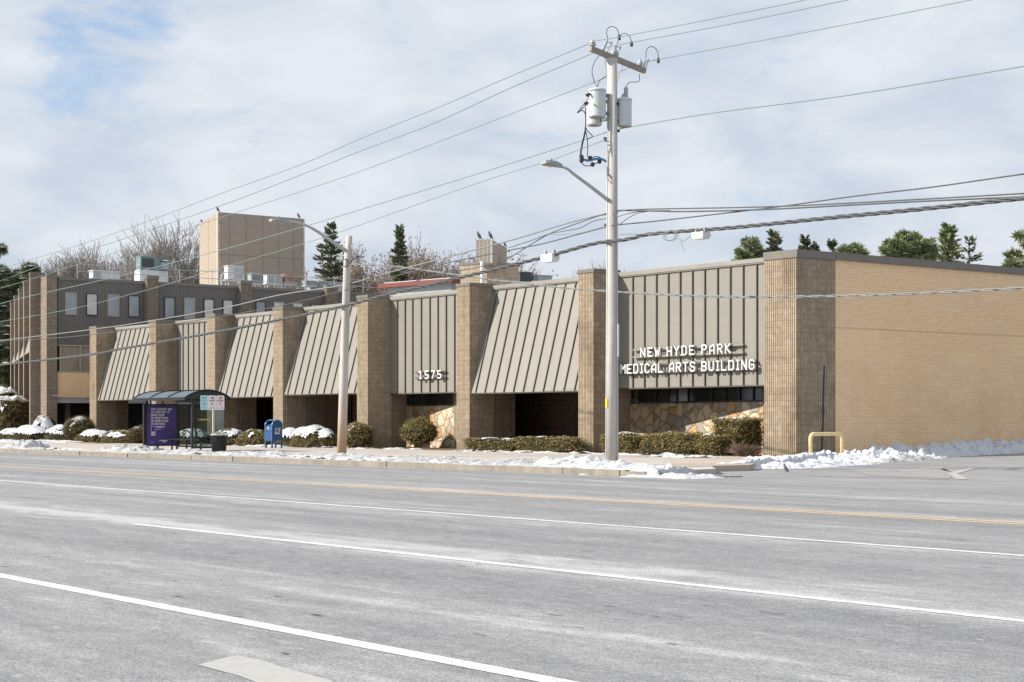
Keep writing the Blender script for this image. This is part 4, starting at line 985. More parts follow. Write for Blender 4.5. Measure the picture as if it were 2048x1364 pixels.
cable('second wire from the top, under the crossarm left end', [(-120,600),(0,562),(61,539),(236,481),(437,413),(600,350.6),(725,300.6),(866,247.5),(1012,180),(1156,119),(1184,107),(1200,100),(1241,89),(1448,50.5),(1695,0),(1900,-44)], e0.y+.5, .013)
cable('third wire from the top, at the crossarm right end', [(-120,610),(40,565),(273,491),(437,436.7),(600,383.4),(725,341),(866,288),(1028,225.6),(1187,164.7),(1274,129),(1295,123),(1614,64),(1941,0),(2150,-42)], e1.y, .012)
cable('fourth wire, meeting the pole under the transformers', [(-120,646),(20,602),(229,554.6),(437,501.6),(612,452),(725,418),(956,347.5),(1130,292),(1175,277.5),(1214,264),(1236,259),(1260,254),(1428,225.7),(1697,190.5),(2048,132.5),(2250,98)], YP+.2, .014)
cable('faint fifth wire running left from below the transformers', [(-120,668),(0,643.5),(143,618),(294,580),(437,537.5),(608,487),(700,457),(956,366),(1075,329),(1130,310),(1202,283),(1214,280)], YP-.2, .011)
cable('plain service wire over the left roofs, above the thick bundle', [(-120,692),(0,681),(236,652),(437,618),(560,590),(683,571),(760,550),(820,534),(882,518),(952,499),(1031,478),(1120,451),(1155,441),(1213,427)], YP+.1, .022, 'cable_grey')
cable('middle communication cable crossing both poles', [(-120,690),(0,683),(137,674),(239,662),(386,642),(560,612),(690,580),(760,560),(820,545),(886,528),(981,508),(1053,494),(1094,485.5),(1204,456),(1234,450),(1324,441),(1552,414),(1718,391.3),(1862,374.7),(2048,348),(2250,322)], YP-.1, .017, 'cable')
cable('drooping drop cable crossing down past the small chimney', [(820,566),(880,548),(930,540),(978,529),(1000,523),(1030,509),(1056,492.5),(1098,468),(1140,452),(1194,433),(1213,429)], YP+.3, .015, 'cable')
cable('slack cable running from the pole to the drooping drop cable', [(1016,496),(1060,482),(1098,468),(1130,462),(1160,456),(1185,443),(1213,437)], YP+.15, .012, 'cable')
cable('thin slack tie below the plain service wire', [(1098,469),(1130,469),(1165,465),(1204,455)], YP+.05, .009, 'cable_grey')
cable('upper of the paired cables leaving the pole to the right', [(1232,420),(1250,420.5),(1310,418),(1552,413),(1821,399.6),(2048,387),(2250,376)], YP-.1, .017, 'cable')
cable('lower of the paired cables leaving the pole to the right', [(1232,426),(1245,421),(1303,422),(1380,423),(1552,418),(1821,403.7),(2048,393.5),(2250,384)], YP-.14, .020, 'cable')
cable('curved lead rising from the pole into the paired cables', [(1234,434),(1262,426),(1300,421.5),(1340,421)], YP-.1, .011, 'cable')
cable('curved lead from the middle cable up into the paired cables', [(1238,450),(1255,437),(1275,427),(1300,422)], YP-.12, .010, 'cable')
main = [(-120,741),(0,729.6),(180,709),(240,698),(430,664.5),(563,638.7),(692,611),(775,588.7),(886,563),(1000,536),(1089,514),(1112,508),(1176,490),(1213,483),(1234,481.5),(1262,477),(1288,470),(1328,465.5),(1387,461),(1480,453.8),(1676,434),(1842,418),(2048,396),(2250,374)]
cable('thick black bundled cable crossing the facade and the tall pole', main, YP-.22, .040, 'cable', 6, strands=3, cat='cable')
cable('short slack loop of cable on the thick bundle right of the pole', [(1234,470),(1260,468),(1290,468.5),(1340,467)], YP-.25, .011, 'cable_grey')
cable('twisted pale service cable crossing before the right pier', [(700,528),(780,532),(820,536),(887,546),(927,551),(981,559),(1040,565),(1120,575),(1213,582),(1300,587.5),(1400,592),(1500,594),(1600,593),(1700,591),(1850,586),(2048,575.5),(2250,563)], 34.5, .028, 'cable_grey', 5, strands=2)
b = MB()
for k in range(3):
    c = PY(1338+k*3, 474, YP-.3); b.tube([c+Vector((.20*math.cos(a/12*6.283)*1.2,0,.13*math.sin(a/12*6.283)+.03)) for a in range(13)], .009, 5)
b.tube(resample([PY(*q, YP-.3) for q in ((1348,468),(1358,478),(1366,482),(1375,477),(1383,469))]), .009, 5); b.tube(resample([PY(*q, YP-.3) for q in ((1360,478),(1364,488),(1368,502))]), .008, 5)
tag(b.build('cable_coil', M['cable_grey'], origin=PY(1340,474,YP-.3)), 'coiled spare cable hanging from the thick bundle right of the tall pole', 'cable coil')
def splice_box(px0, px1, py0, py1, label):
    a = PY(px0, py1, YP-.22); c = PY(px1, py0, YP-.22); w = (c.x-a.x); h = c.z-a.z; mid = (a+c)/2
    t = thing('splice_box', label, 'cable box', mid, 'boxes on the thick cable'); b = MB()
    rings = [(-.5,.30),( -.42,.48),(.42,.48),(.5,.34)]
    for zf0, zf1, s0, s1 in ((-.5,-.1,.78,1.0),(-.1,.5,1.0,.92)):
        for (sx_, z_) in (): pass
        lo = [(mid.x+q[0]*w*s0, mid.y+q[1]*.2*s0, mid.z+zf0*h) for q in ((-.5,-.7),(.5,-.7),(.5,.7),(-.5,.7))]; hi = [(mid.x+q[0]*w*s1, mid.y+q[1]*.2*s1, mid.z+zf1*h) for q in ((-.5,-.7),(.5,-.7),(.5,.7),(-.5,.7))]
        i = len(b.v); b.v += lo+hi
        for f_ in ((0,1,5,4),(1,2,6,5),(2,3,7,6),(3,0,4,7),(0,3,2,1),(4,5,6,7)): b.f.append(tuple(i+k for k in f_)); b.m.append(0)
    fixn(b.build('case', M['bucket'], t))
    b = MB()
    for k in (-.35,.35): b.box((mid.x+k*w-.02,mid.y-.04,mid.z+h*.45),(mid.x+k*w+.02,mid.y+.04,mid.z+h*.45+.12))
    b.build('clamp', M['galv'], t)
splice_box(1088, 1112, 507, 526, 'pale cable box on the thick bundle, left of the tall pole')
splice_box(1390, 1414, 463, 480, 'pale cable box on the thick bundle, right of the tall pole')

# ------------------------------------------------------------------ bus shelter
sx0, sx1, sy0, sy1 = -66.5, -61.8, 30.8, 32.75
sh = thing('bus_shelter', 'black bus shelter with curved roof and glass end panel beside the kerb', 'bus shelter', ((sx0+sx1)/2, 31.6, .15))
b = MB(); ns = 10; zr = 2.26; rise = .30
arc = [(sy0+(sy1-sy0)*k/ns, zr+rise*math.sin(math.pi*k/ns)**.8) for k in range(ns+1)]
for k in range(ns):
    (ya,za),(yb2,zb2) = arc[k], arc[k+1]
    b.quadp([(sx0,ya,za),(sx1,ya,za),(sx1,yb2,zb2),(sx0,yb2,zb2)]); b.quadp([(sx0,ya,za-.03),(sx0,yb2,zb2-.03),(sx1,yb2,zb2-.03),(sx1,ya,za-.03)])
roof = b.build('roof', mat('roof_tint', (.07,.09,.11), .35, 0, .5), sh)
b = MB()
for x in (sx0, sx0+1.57, sx0+3.13, sx1): b.tube([(x,y,z+.012) for y,z in arc], .025, 6)
for y in (sy0, sy1): b.box((sx0,y-.03,zr-.10),(sx1,y+.03,zr-.03))
for y,z in ((arc[0]),(arc[-1])): b.tube([(sx0,y,z),(sx1,y,z)], .03, 6)
b.box((sx0+.4,31.62,zr+.1),(sx1-.4,31.68,zr+.16)); b.build('roof_frame', M['black'], roof)
b = MB()   # arched gable infill plates
for x in (sx0+.01, sx1-.03): b.quadp([(x,y,z-.03) for y,z in arc]+[(x,sy1,zr-.05),(x,sy0,zr-.05)])
b.build('gable', M['black'], roof)
b = MB(); b.quadp([(sx0+.2,arc[4][0],arc[4][1]+.03),(sx1-.1,arc[4][0],arc[4][1]+.03),(sx1-.1,arc[6][0],arc[6][1]+.035),(sx0+.2,arc[6][0],arc[6][1]+.035)]); b.quadp([(sx0+.2,arc[6][0],arc[6][1]+.035),(sx1-.1,arc[6][0],arc[6][1]+.035),(sx1-.1,arc[9][0],arc[9][1]+.03),(sx0+.2,arc[9][0],arc[9][1]+.03)]); b.build('snow_cover', M['snow'], roof)
xe = sx1-.2
for (x,y) in ((xe,31.2),(xe,32.1),(sx0+.3,32.62),(sx0+.3,31.25)):
    b = MB(); b.box((x-.04,y-.04,.12),(x+.04,y+.04,zr-.03)); b.build('post', M['black'], sh)
b = MB(); b.box((xe-.03,31.2,.28),(xe+.03,32.1,.34)); b.box((xe-.03,31.2,2.05),(xe+.03,32.1,2.12)); b.box((sx0+.3,32.57,.28),(xe,32.63,.34)); b.box((sx0+.3,32.57,2.1),(xe,32.63,2.15)); b.box((sx0+2.0,32.57,.3),(sx0+2.06,32.63,2.15)); b.build('rail', M['black'], sh)
b = MB(); b.box((xe-.008,31.24,.34),(xe+.008,32.06,2.05)); pn1 = b.build('glass_panel', M['glass'], sh)
b = MB(); b.box((sx0+.36,32.592,.34),(xe-.05,32.604,2.1)); pn2 = b.build('glass_panel', M['glass'], sh)
b = MB(); random.seed(11)
y = 31.45
while y < 31.95: w_ = random.uniform(.03,.05); b.box((xe+.010,y,1.39),(xe+.014,y+w_,1.43)); y += w_+random.choice((.02,.02,.06))
b.build('yellow_band', M['yellow'], pn1)
b = MB(); x = sx0+2.6
while x < xe-1.2: w_ = random.uniform(.04,.09); b.box((x,32.58,1.38),(x+w_,32.59,1.43)); x += w_+.03
b.build('yellow_band', M['yellow'], pn2)
# advertising case across the left end
xa_ = sx0+.62
ad = thing('poster_case', 'black framed purple poster case at the left end of the bus shelter', 'poster', (xa_, 31.9, .15))
ya0, ya1 = onX(291.5, xa_)[0], onX(359, xa_)[0]; ta = onX(325, xa_)[1]; zA0, zA1 = zz(892, ta), zz(808, ta)
b = MB(); b.box((xa_-.12,ya0,zA0),(xa_+.02,ya1,zA1)); b.box((xa_-.09,ya0-.09,.15),(xa_+.0,ya0-.003,zA1-.02)); b.box((xa_-.09,(ya0+ya1)/2-.25,.15),(xa_-.0,(ya0+ya1)/2-.17,zA0-.002)); b.box((xa_-.08,ya0+.2,zA1+.002),(xa_-.02,ya0+.26,zr-.05)); b.box((xa_-.08,ya0+.75,zA1+.002),(xa_-.02,ya0+.81,zr-.05)); cs = b.build('case', M['black'], ad)
pu = mottled('poster_purple', (.075,.045,.22), (.10,.07,.27), 1.2, .35)
xf = xa_+.022; py0, py1 = ya0+.05, ya1-.15
b = MB(); b.box((xa_+.021,py0,zA0+.05),(xf+.006,py1,zA1-.05)); pp = b.build('poster', pu, ad)
b = MB(); W_ = py1-py0; Hh = zA1-zA0-.1; xt = xf+.008; wh = mat('poster_white', (.78,.74,.80), .5)
for k, tx in enumerate(('THE EASIEST WAY','TO FIND OUT IF','SOMETHING','IS SOMETHING','OR SOMETHING','IS NOTHING.')):
    text(b, tx, (xt, py0+W_*.13, zA1-.05-Hh*(.075+.074*k)-.08), (0,1,0), .048, .072, W_*.053, (1,0,0), .017, .003)
yph, zph = py0+W_*.13, zA0+.05+Hh*.24
for a, c in (((yph,zph),(yph+.19,zph+.06)),((yph,zph+.06),(yph+.015,zph+.36)),((yph+.175,zph+.06),(yph+.19,zph+.36)),((yph,zph+.36),(yph+.19,zph+.375)),((yph+.035,zph+.085),(yph+.155,zph+.15)),((yph+.23,zph+.32),(yph+.60,zph+.37)),((yph+.40,zA0+.05+Hh*.10),(yph+.73,zA0+.05+Hh*.12)),((yph+.50,zA0+.05+Hh*.065),(yph+.68,zA0+.05+Hh*.085)),((yph,zA0+.05+Hh*.065),(yph+.13,zA0+.05+Hh*.072))):
    b.box((xt,a[0],a[1]),(xt+.002,c[0],c[1]))
b.tube([(xt,yph+.40+.05*math.cos(a),zA0+.05+Hh*.095+.04*math.sin(a)) for a in [math.pi*.6+k*.25 for k in range(11)]], .005, 4)
for k in range(3): b.box((xt,yph+.24,zph+.27-.03*k),(xt+.0015,yph+.24+(.26,.22,.12)[k],zph+.277-.03*k))
b.build('poster_print', wh, pp)
# bench inside with round arm loops
bn = thing('bench', 'black metal bench with round arm loops inside the bus shelter', 'bench', (-64, 31.95, .15))
b = MB(); b.box((-65.4,31.8,.58),(-62.6,32.1,.63)); b.build('seat', M['black'], bn)
for x in (-62.75,-64.0,-65.3):
    b = MB(); b.tube([(x,31.95+.17*math.sin(a),.80+.17*math.cos(a)) for a in [k*.4488 for k in range(15)]], .022, 6); b.build('arm_loop', M['black'], bn)
    b = MB(); b.box((x-.025,31.92,.15),(x+.025,31.98,.58)); b.build('leg', M['black'], bn)

# parking sign cluster
sx = onY(426.5, 31.05)[0]; ts = onY(426, 31.05)[1]
pl = thing('street_sign', 'steel post with one teal and two white parking signs beside the bus shelter', 'street sign', (sx, 31.05, .15))
b = MB(); b.box((sx-.03,31.02,.1),(sx+.03,31.08,zz(792,ts))); b.build('post', M['galv'], pl)
zs0, zs1 = zz(820,ts), zz(791,ts)
yl = [onX(p, sx+.05)[0] for p in (401,417,433,449)]
for k in range(3):
    a, c = yl[k]+.006, yl[k+1]-.006; ch_ = .03
    b = MB(); pts = [(a+ch_,zs0),(c-ch_,zs0),(c,zs0+ch_),(c,zs1-ch_),(c-ch_,zs1),(a+ch_,zs1),(a,zs1-ch_),(a,zs0+ch_)]
    b.quadp([(sx+.05,y,z) for y,z in pts]); b.quadp([(sx+.042,y,z) for y,z in reversed(pts)])
    for i in range(8): (y0_,z0__),(y1_,z1__) = pts[i], pts[(i+1) % 8]; b.quadp([(sx+.042,y0_,z0__),(sx+.042,y1_,z1__),(sx+.05,y1_,z1__),(sx+.05,y0_,z0__)])
    pt = b.build('sign_plate', mottled('plate_teal', (.35,.62,.66), (.50,.72,.74), 6, .4) if k == 0 else mottled('plate_white', (.80,.74,.78), (.72,.66,.70), 6, .4), pl)
    inkc = mat('ink_teal', (.08,.25,.27), .5) if k == 0 else mat('ink_red', (.28,.04,.05), .5); b = MB(); w_ = c-a
    if k: text(b, 'NO', (sx+.053, a+w_*.32, zs1-.125), (0,1,0), .045, .065, .07, (1,0,0), .014, .002)
    else: text(b, 'BUS', (sx+.053, a+w_*.18, zs1-.125), (0,1,0), .045, .065, .07, (1,0,0), .012, .002)
    text(b, ('STOP','PARKING','STOPPING')[k], (sx+.053, a+.03, zs1-.215), (0,1,0), .022, .042, (w_-.06)/(4.2,7.2,8.2)[k], (1,0,0), .008, .002)
    text(b, ('LINE','ANY','ANY')[k], (sx+.053, a+w_*.25, zs1-.30), (0,1,0), .022, .036, .04, (1,0,0), .007, .002)
    text(b, ('ONLY','TIME','TIME')[k], (sx+.053, a+w_*.25, zs1-.37), (0,1,0), .022, .036, .04, (1,0,0), .007, .002)
    zc = zs0+.075; b.box((sx+.052,a+w_*.22,zc-.008),(sx+.054,c-w_*.22,zc+.008)); tipy, s_g = (a+w_*.12, 1) if k < 2 else (c-w_*.12, -1)
    b.quadp([(sx+.054,tipy,zc),(sx+.054,tipy+s_g*.05,zc+.025),(sx+.054,tipy+s_g*.05,zc-.025)]); b.build('sign_print', inkc, pt)

# litter bin
bp = PG(438, 908, .15); bi = thing('litter_bin', 'black slatted litter bin beside the parking sign post', 'litter bin', bp)
b = MB(); b.lathe(bp, [(.21,.02),(.22,.05),(.25,.62),(.25,.66)], 20); b.build('liner', mat('bin_inner', (.012,.013,.014), .6), bi, smooth=True)
b = MB()
for k in range(24):
    a = k*2*math.pi/24; ca, sa = math.cos(a), math.sin(a); b.tube([bp+Vector((ca*.235,sa*.235,0)), bp+Vector((ca*.26,sa*.26,.4)), bp+Vector((ca*.285,sa*.285,.70))], .016, 4)
b.build('slats', M['black'], bi)
b = MB(); b.tube([bp+Vector((.285*math.cos(k*.3142),.285*math.sin(k*.3142),.70)) for k in range(21)], .028, 6); b.build('rim', M['galv'], bi)

# mailbox
mb0 = PG(548, 896, .15); mx0 = onY(543.5, mb0.y-.27)[0]; 
blue = mottled('mail_blue', (.012,.055,.17), (.018,.075,.21), 3, .35, .5)
mbt = thing('mailbox', 'blue street mailbox with rounded top standing before the low hedge', 'mailbox', (mx0-.28, mb0.y, .15))
xA, xB_, yA, yB_ = mx0-.60, mx0, mb0.y-.27, mb0.y+.27; zb0 = .15+.33; zs = .15+.98; r = (yB_-yA)/2; yc_ = (yA+yB_)/2
prof = [(yA,zb0),(yB_,zb0),(yB_,zs)]+[(yc_+r*math.cos(a),zs+r*math.sin(a)) for a in [math.pi*k/12 for k in range(1,12)]]+[(yA,zs)]
# body without the mouth: side plates plus back and lower front
b = MB()
for x0, x1 in ((xA,xA+.02),(xB_-.02,xB_)):
    i = len(b.v); n_ = len(prof); b.v += [(x0,y,z) for y,z in prof]+[(x1,y,z) for y,z in prof]
    b.f.append(tuple(i+k for k in range(n_))); b.m.append(0); b.f.append(tuple(i+n_+n_-1-k for k in range(n_))); b.m.append(0)
    for k in range(n_): k2 = (k+1) % n_; b.f.append((i+k,i+k2,i+n_+k2,i+n_+k)); b.m.append(0)
def shell(sel):
    for k in sel:
        (ya,za),(yb2,zb2) = prof[k], prof[(k+1) % len(prof)]; b.quadp([(xA+.02,ya,za),(xB_-.02,ya,za),(xB_-.02,yb2,zb2),(xA+.02,yb2,zb2)])
shell([0,1,2,3,4,5,6,7,8,9,14])
body = b.build('body', blue, mbt)
b = MB(); b.quadp([(xA+.02,yA+.003,zs-.02),(xB_-.02,yA+.003,zs-.02),(xB_-.02,yA+.14,zs+.08),(xA+.02,yA+.14,zs+.08)]); b.quadp([(xA+.02,yA+.14,zs+.08),(xB_-.02,yA+.14,zs+.08),(xB_-.02,yc_,zs+.05),(xA+.02,yc_,zs+.05)]); b.build('chute', blue, mbt)
b = MB(); b.tube([(xB_+.005,y,z) for y,z in prof[2:]+[prof[0]]], .016, 5); b.tube([(xA-.005,y,z) for y,z in prof[2:]+[prof[0]]], .016, 5); b.tube([(xA,yc_-r*.25,zs+r*.97),(xB_,yc_-r*.25,zs+r*.97)], .015, 5); b.box((xA,yA-.01,zs-.16),(xB_,yA-.002,zs-.14)); b.build('edge_trim', mottled('mail_trim', (.10,.22,.42), (.16,.30,.50), 5, .3), body)
for x in (xA+.03,xB_-.03):
    for y in (yA+.03,yB_-.03): b = MB(); b.box((x-.03,y-.03,.15),(x+.03,y+.03,zb0)); b.build('leg', blue, mbt)
b = MB(); yq, zq = yc_-.10, .15+.62
b.quadp([(xB_+.004,yq-.02,zq),(xB_+.004,yq+.23,zq),(xB_+.004,yq+.27,zq+.27),(xB_+.004,yq+.02,zq+.27)]); lg = b.build('emblem', M['white_paint'], body)
b = MB(); X_ = xB_+.007; b.quadp([(X_,yq+.04,zq+.08),(X_,yq+.19,zq+.16),(X_,yq+.06,zq+.24)]); b.quadp([(X_,yq+.02,zq+.07),(X_,yq+.22,zq+.07),(X_,yq+.235,zq+.13),(X_,yq+.10,zq+.09)]); b.quadp([(X_,yq+.10,zq+.215),(X_,yq+.24,zq+.225),(X_,yq+.245,zq+.245),(X_,yq+.08,zq+.245)]); b.build('emblem_mark', mat('emblem_navy', (.01,.02,.06), .5), lg)
b = MB(); b.box((mx0-.36,yA-.012,zs-.12),(mx0-.24,yA-.003,zs-.04)); b.build('notice', M['white_paint'], body)

# yellow pipe guard and leaning pole
g0 = PG(1622, 914, .1); g1_ = PG(1686, 911, .1)
gx = -39.2
ga = PX(1621, 900, gx+.15); gb = PX(1684, 900, gx+.15)
gd = thing('pipe_guard', 'faded yellow bent pipe guard in the snow at the building corner', 'bollard', (gx+.15,(ga.y+gb.y)/2,.1))
zt_ = zz(868, onX(1650, gx+.15)[1]); X_ = gx+.15
b = MB(); rr = .14; pts = [(X_,ga.y,.0),(X_,ga.y,zt_-rr)]+[(X_,ga.y+rr-rr*math.cos(a),zt_-rr+rr*math.sin(a)) for a in (.4,.8,1.2,1.57)]+[(X_,gb.y-rr+rr*math.sin(a),zt_-rr+rr*math.cos(a)) for a in (0,.4,.8,1.2,1.57)]+[(X_,gb.y,.0)]
b.tube(pts, .062, 12); b.build('pipe', M['bar_yellow'], gd, smooth=True)
q_ = PX(1643, 912, -39.75); q2_ = PX(1648.5, 731, -39.85)
b = MB(); b.tube([Vector((q_.x,q_.y,.05)), (q_+q2_)/2+Vector((0,.015,0)), q2_], [.04,.038,.03], 8); b.tube([(q_+q2_)/2+Vector((0,.015,-.1)), (q_+q2_)/2+Vector((0,.015,.1))], .05, 8)
tag(b.build('pole', mottled('dark_pipe', (.03,.045,.045), (.05,.065,.065), 5, .5), origin=(q_.x,q_.y,.1), smooth=True), 'thin dark green pipe leaning on the shaded side of the corner pier', 'pole')

# ------------------------------------------------------------------ hedges and shrubs
def leaf(b, p, s, m=0, flat=.0):
    a = Vector((random.gauss(0,1),random.gauss(0,1),random.gauss(0,1)))
    if a.length < .01: a = Vector((1,0,0))
    a.normalize(); c = a.orthogonal().normalized(); d = a.cross(c); w = s*random.uniform(.35,.6)
    b.v += [tuple(p-c*s*.5), tuple(p+d*w*.5), tuple(p+c*s*.5), tuple(p-d*w*.5)]; i = len(b.v)-4; b.f.append((i,i+1,i+2,i+3)); b.m.append(m)
def leafflat(b, p, s):
    n = 6; i = len(b.v); 
    for k in range(n): a = k*6.2832/n; b.v.append((p.x+s*math.cos(a)*random.uniform(.6,1),p.y+s*math.sin(a)*random.uniform(.6,1),p.z+random.uniform(-.05,.05)*s))
    b.v.append((p.x,p.y,p.z+.25*s))
    for k in range(n): b.f.append((i+k,i+(k+1) % n,i+n)); b.m.append(0)
def hfun(shape, u, v):
    if shape == 'box': return (1-abs(u)**7)**.3*(1-abs(v)**6)**.3 if abs(u) < 1 and abs(v) < 1 else 0
    r2 = u*u+v*v
    if shape == 'dome': return max(0,1-r2)**.42
    return max(0,1-r2)**.5
def shrub(name, label, cat, cx_, cy_, rx, ry, z0, z1, shape='box', leaves=2600, size=.055, snow=.4, seed=0, m='hedge', rot=0, group='clipped shrubs along the building', snow_m='snow', stem=False, taper=1.0):
    random.seed(seed+100); t = thing(name, label, cat, (cx_,cy_,z0), group); H_ = z1-z0; cr_, sr = math.cos(rot), math.sin(rot)
    W = lambda x, y: (cx_+x*cr_-y*sr, cy_+x*sr+y*cr_)
    zlow = z0+(H_*.12 if stem else .0)
    # an uneven surface; base swells in so the plant does not meet the ground as a wall
    def surf(th, f):
        # th angle, f 0..1 from the foot to the crown centre
        if shape == 'box':
            prof_r = 1-max(0,(f-.62)/.38)**3 if f > .62 else .93+.07*min(1,f/.2); zf = min(1,f/.66) if f < .66 else 1-.0*(f-.66)
            c_t, s_t = math.cos(th), math.sin(th); k = (abs(c_t)**5+abs(s_t)**5)**(-1/5); x, y = rx*c_t*k*prof_r, ry*s_t*k*prof_r; z = zlow+(z1-zlow)*zf*(.94+.06*(1-prof_r))
        else:
            ang = (f*1.0)*math.pi*(.5 if shape == 'dome' else .88)-(0 if shape == 'dome' else math.pi*.38); x, y = rx*math.cos(th)*max(.02,math.cos(ang)), ry*math.sin(th)*max(.02,math.cos(ang))
            z = zlow+(z1-zlow)*(math.sin(ang) if shape == 'dome' else (math.sin(ang)+.93)/1.93)
            if taper != 1.0: k = taper+(1-taper)*f; x *= k; y *= k
        wx, wy = W(x, y); g = 1+.16*nz(wx, z, 1.9, seed)+.13*nz(wy, z*1.3, 5, seed+1)
        wx, wy = W(x*g, y*g); z = z0+(z-z0)*(1+.10*nz(wx, wy, 1.6, seed+2)); return Vector((wx,wy,z))
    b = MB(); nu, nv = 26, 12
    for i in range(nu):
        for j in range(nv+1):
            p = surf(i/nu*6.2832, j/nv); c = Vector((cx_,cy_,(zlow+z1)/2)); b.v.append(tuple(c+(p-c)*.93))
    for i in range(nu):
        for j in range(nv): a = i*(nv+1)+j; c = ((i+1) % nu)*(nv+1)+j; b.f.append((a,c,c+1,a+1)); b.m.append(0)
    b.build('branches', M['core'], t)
    b = MB(); c = Vector((cx_,cy_,(zlow+z1)/2))
    for k in range(leaves):
        p = surf(random.uniform(0,6.2832), random.random()**(.8)); p = c+(p-c)*random.uniform(.92,1.05)+Vector((random.gauss(0,.012),random.gauss(0,.012),random.gauss(0,.012)))
        if p.z < z0+.01: p.z = z0+.02
        if random.random() < .06: p = c+(p-c)*random.uniform(1.03,1.14)
        leaf(b, p, size*random.uniform(.7,1.5))
    b.build('foliage', M[m], t)
    if stem:
        b = MB()
        for k in range(5): a = k*1.2566; b.tube([(cx_+.03*math.cos(a),cy_+.03*math.sin(a),z0),(cx_+rx*.35*math.cos(a),cy_+ry*.35*math.sin(a),zlow+.15)], .014, 5)
        b.build('stem', M['bark'], t)
    if snow > 0:
        b = MB(); n_ = int(max(14, rx*2/.07)); m_ = int(max(12, ry*2/.07)); idx = {}
        # a broken crust following the crown
        def topz(x, y):
            u, v = x/rx, y/ry
            hh = hfun(shape, u*.96, v*.96)
            return zlow+(z1-zlow)*hh
        for i in range(n_+1):
            for j in range(m_+1):
                x, y = -rx+2*rx*i/n_, -ry+2*ry*j/m_; u, v = x/rx, y/ry; wx, wy = W(x, y); 
                rr2 = max(abs(u),abs(v)) if shape == 'box' else math.hypot(u,v)
                q = nz(wx,wy,1.5,seed+5)*.8+.45*nz(wx,wy,6,seed+6); cover = snow-.5-(rr2**4)*.25
                zt_2 = z0+(topz(x,y)-z0)*(1+.10*nz(wx, wy, 1.6, seed+2))+.03+.045*max(0,q+cover)
                idx[i,j] = len(b.v); b.v.append((wx,wy,zt_2)); idx['k',i,j] = (q+cover > 0) and rr2 < .97
        for i in range(n_):
            for j in range(m_):
                if idx['k',i,j] and idx['k',i+1,j+1]: b.f.append((idx[i,j],idx[i+1,j],idx[i+1,j+1],idx[i,j+1])); b.m.append(0)
        if snow < .8:
            for k in range(int(rx*90)):
                p = surf(random.uniform(0,6.2832), random.uniform(.3,1)); p = c+(p-c)*1.03
                if p.z > z0+(z1-z0)*.35: leafflat(b, p, random.uniform(.015,.05))
        if b.f:
            so = b.build('snow_cover', M[snow_m], t, smooth=True)
            if snow < .8: so['kind'] = 'stuff'
    return t
def shrub_px(name, label, cat, px0, px1, top, Y, ry, shape='box', z0=.16, **k):
    x0, ta_ = onY(px0, Y); x1, tb_ = onY(px1, Y); tt = (ta_+tb_)/2
    # visible width includes the plant's depth; take it off
    w = (x1-x0)-ry*1.1 if k.pop('comp', True) else (x1-x0)
    return shrub(name, label, cat, (x0+x1)/2, Y, max(w/2,.3), ry, z0, zz(top, tt), shape, **k)
shrub_px('hedge', 'low clipped hedge with snow specks before the dark porch, left half', 'hedge', 934, 1050, 877, 41.4, .5, seed=1, snow=.42, leaves=4200)
shrub_px('hedge', 'low clipped hedge before the dark porch, right half reaching the pier', 'hedge', 1040, 1166, 874, 41.45, .52, seed=2, snow=.3, leaves=4600)
shrub_px('hedge', 'low hedge with a snow cap just right of the tall pole', 'hedge', 1208, 1300, 868, 41.5, .6, seed=3, snow=.35, leaves=5200)
shrub_px('hedge', 'long low hedge under the stone wall, between snow capped hedge and tall block hedge', 'hedge', 1285, 1425, 866, 41.6, .65, seed=4, snow=.14, leaves=6600, shape='box')
shrub_px('hedge', 'low end of hedge just left of the tall square hedge', 'hedge', 1395, 1470, 870, 41.7, .6, seed=5, snow=.35, leaves=3800)
shrub_px('hedge', 'tall square hedge with snow on top beside the corner pier', 'hedge', 1432, 1520, 838, 42.35, .62, seed=6, snow=.55, leaves=8200)
shrub_px('shrub', 'round leafy shrub on thin stems before the fieldstone under number 1575', 'shrub', 811, 867, 838, 42.9, .62, 'ball', seed=7, snow=0, leaves=4200, size=.05, stem=True, comp=False)
bpy.data.objects
shrub_px('shrub', 'rounded snow topped shrub against the pier right of the leaning pole', 'shrub', 688, 742, 847, 41.2, .75, 'ball', seed=8, snow=.52, leaves=4600)
shrub_px('hedge', 'broad domed shrub heaped with snow left of the leaning pole', 'hedge', 582, 676, 853, 41.0, .85, 'dome', seed=9, snow=.78, leaves=5600)
shrub_px('hedge', 'snowy dome shrub just right of the mailbox', 'hedge', 552, 612, 859, 41.6, .7, 'dome', seed=10, snow=.95, leaves=3000)
shrub_px('hedge', 'low shrub sprinkled with snow behind the litter bin', 'hedge', 428, 492, 858, 41.0, .8, 'dome', seed=11, snow=.62, leaves=4300)
shrub_px('hedge', 'brownish low hedge just left of the mailbox', 'hedge', 476, 545, 859, 41.1, .8, 'dome', seed=12, snow=.38, leaves=4600)
shrub_px('hedge', 'snow loaded hedge seen through the bus shelter glass', 'hedge', 352, 418, 858, 41.0, .8, 'dome', seed=13, snow=.9, leaves=3600)
shrub_px('shrub', 'brown twiggy bush hard against the left of the purple poster', 'shrub', 266, 300, 852, 40.6, .8, 'ball', seed=14, snow=.3, leaves=3000, m='hedge2')
shrub_px('hedge', 'low brownish hedge with broken snow below the leftmost slanted panel', 'hedge', 205, 275, 862, 40.4, .9, 'dome', seed=15, snow=.62, leaves=4600)
shrub_px('hedge', 'low hedge with flat snow right of the round bush at the low building end', 'hedge', 157, 222, 860, 40.2, .9, 'dome', seed=16, snow=.85, leaves=4600)
shrub_px('shrub', 'round brown green bush with a snow tuft at the left end of the low building', 'shrub', 137, 181, 832, 40.3, .9, 'ball', seed=17, snow=.48, leaves=5200, m='hedge2', z0=.2)
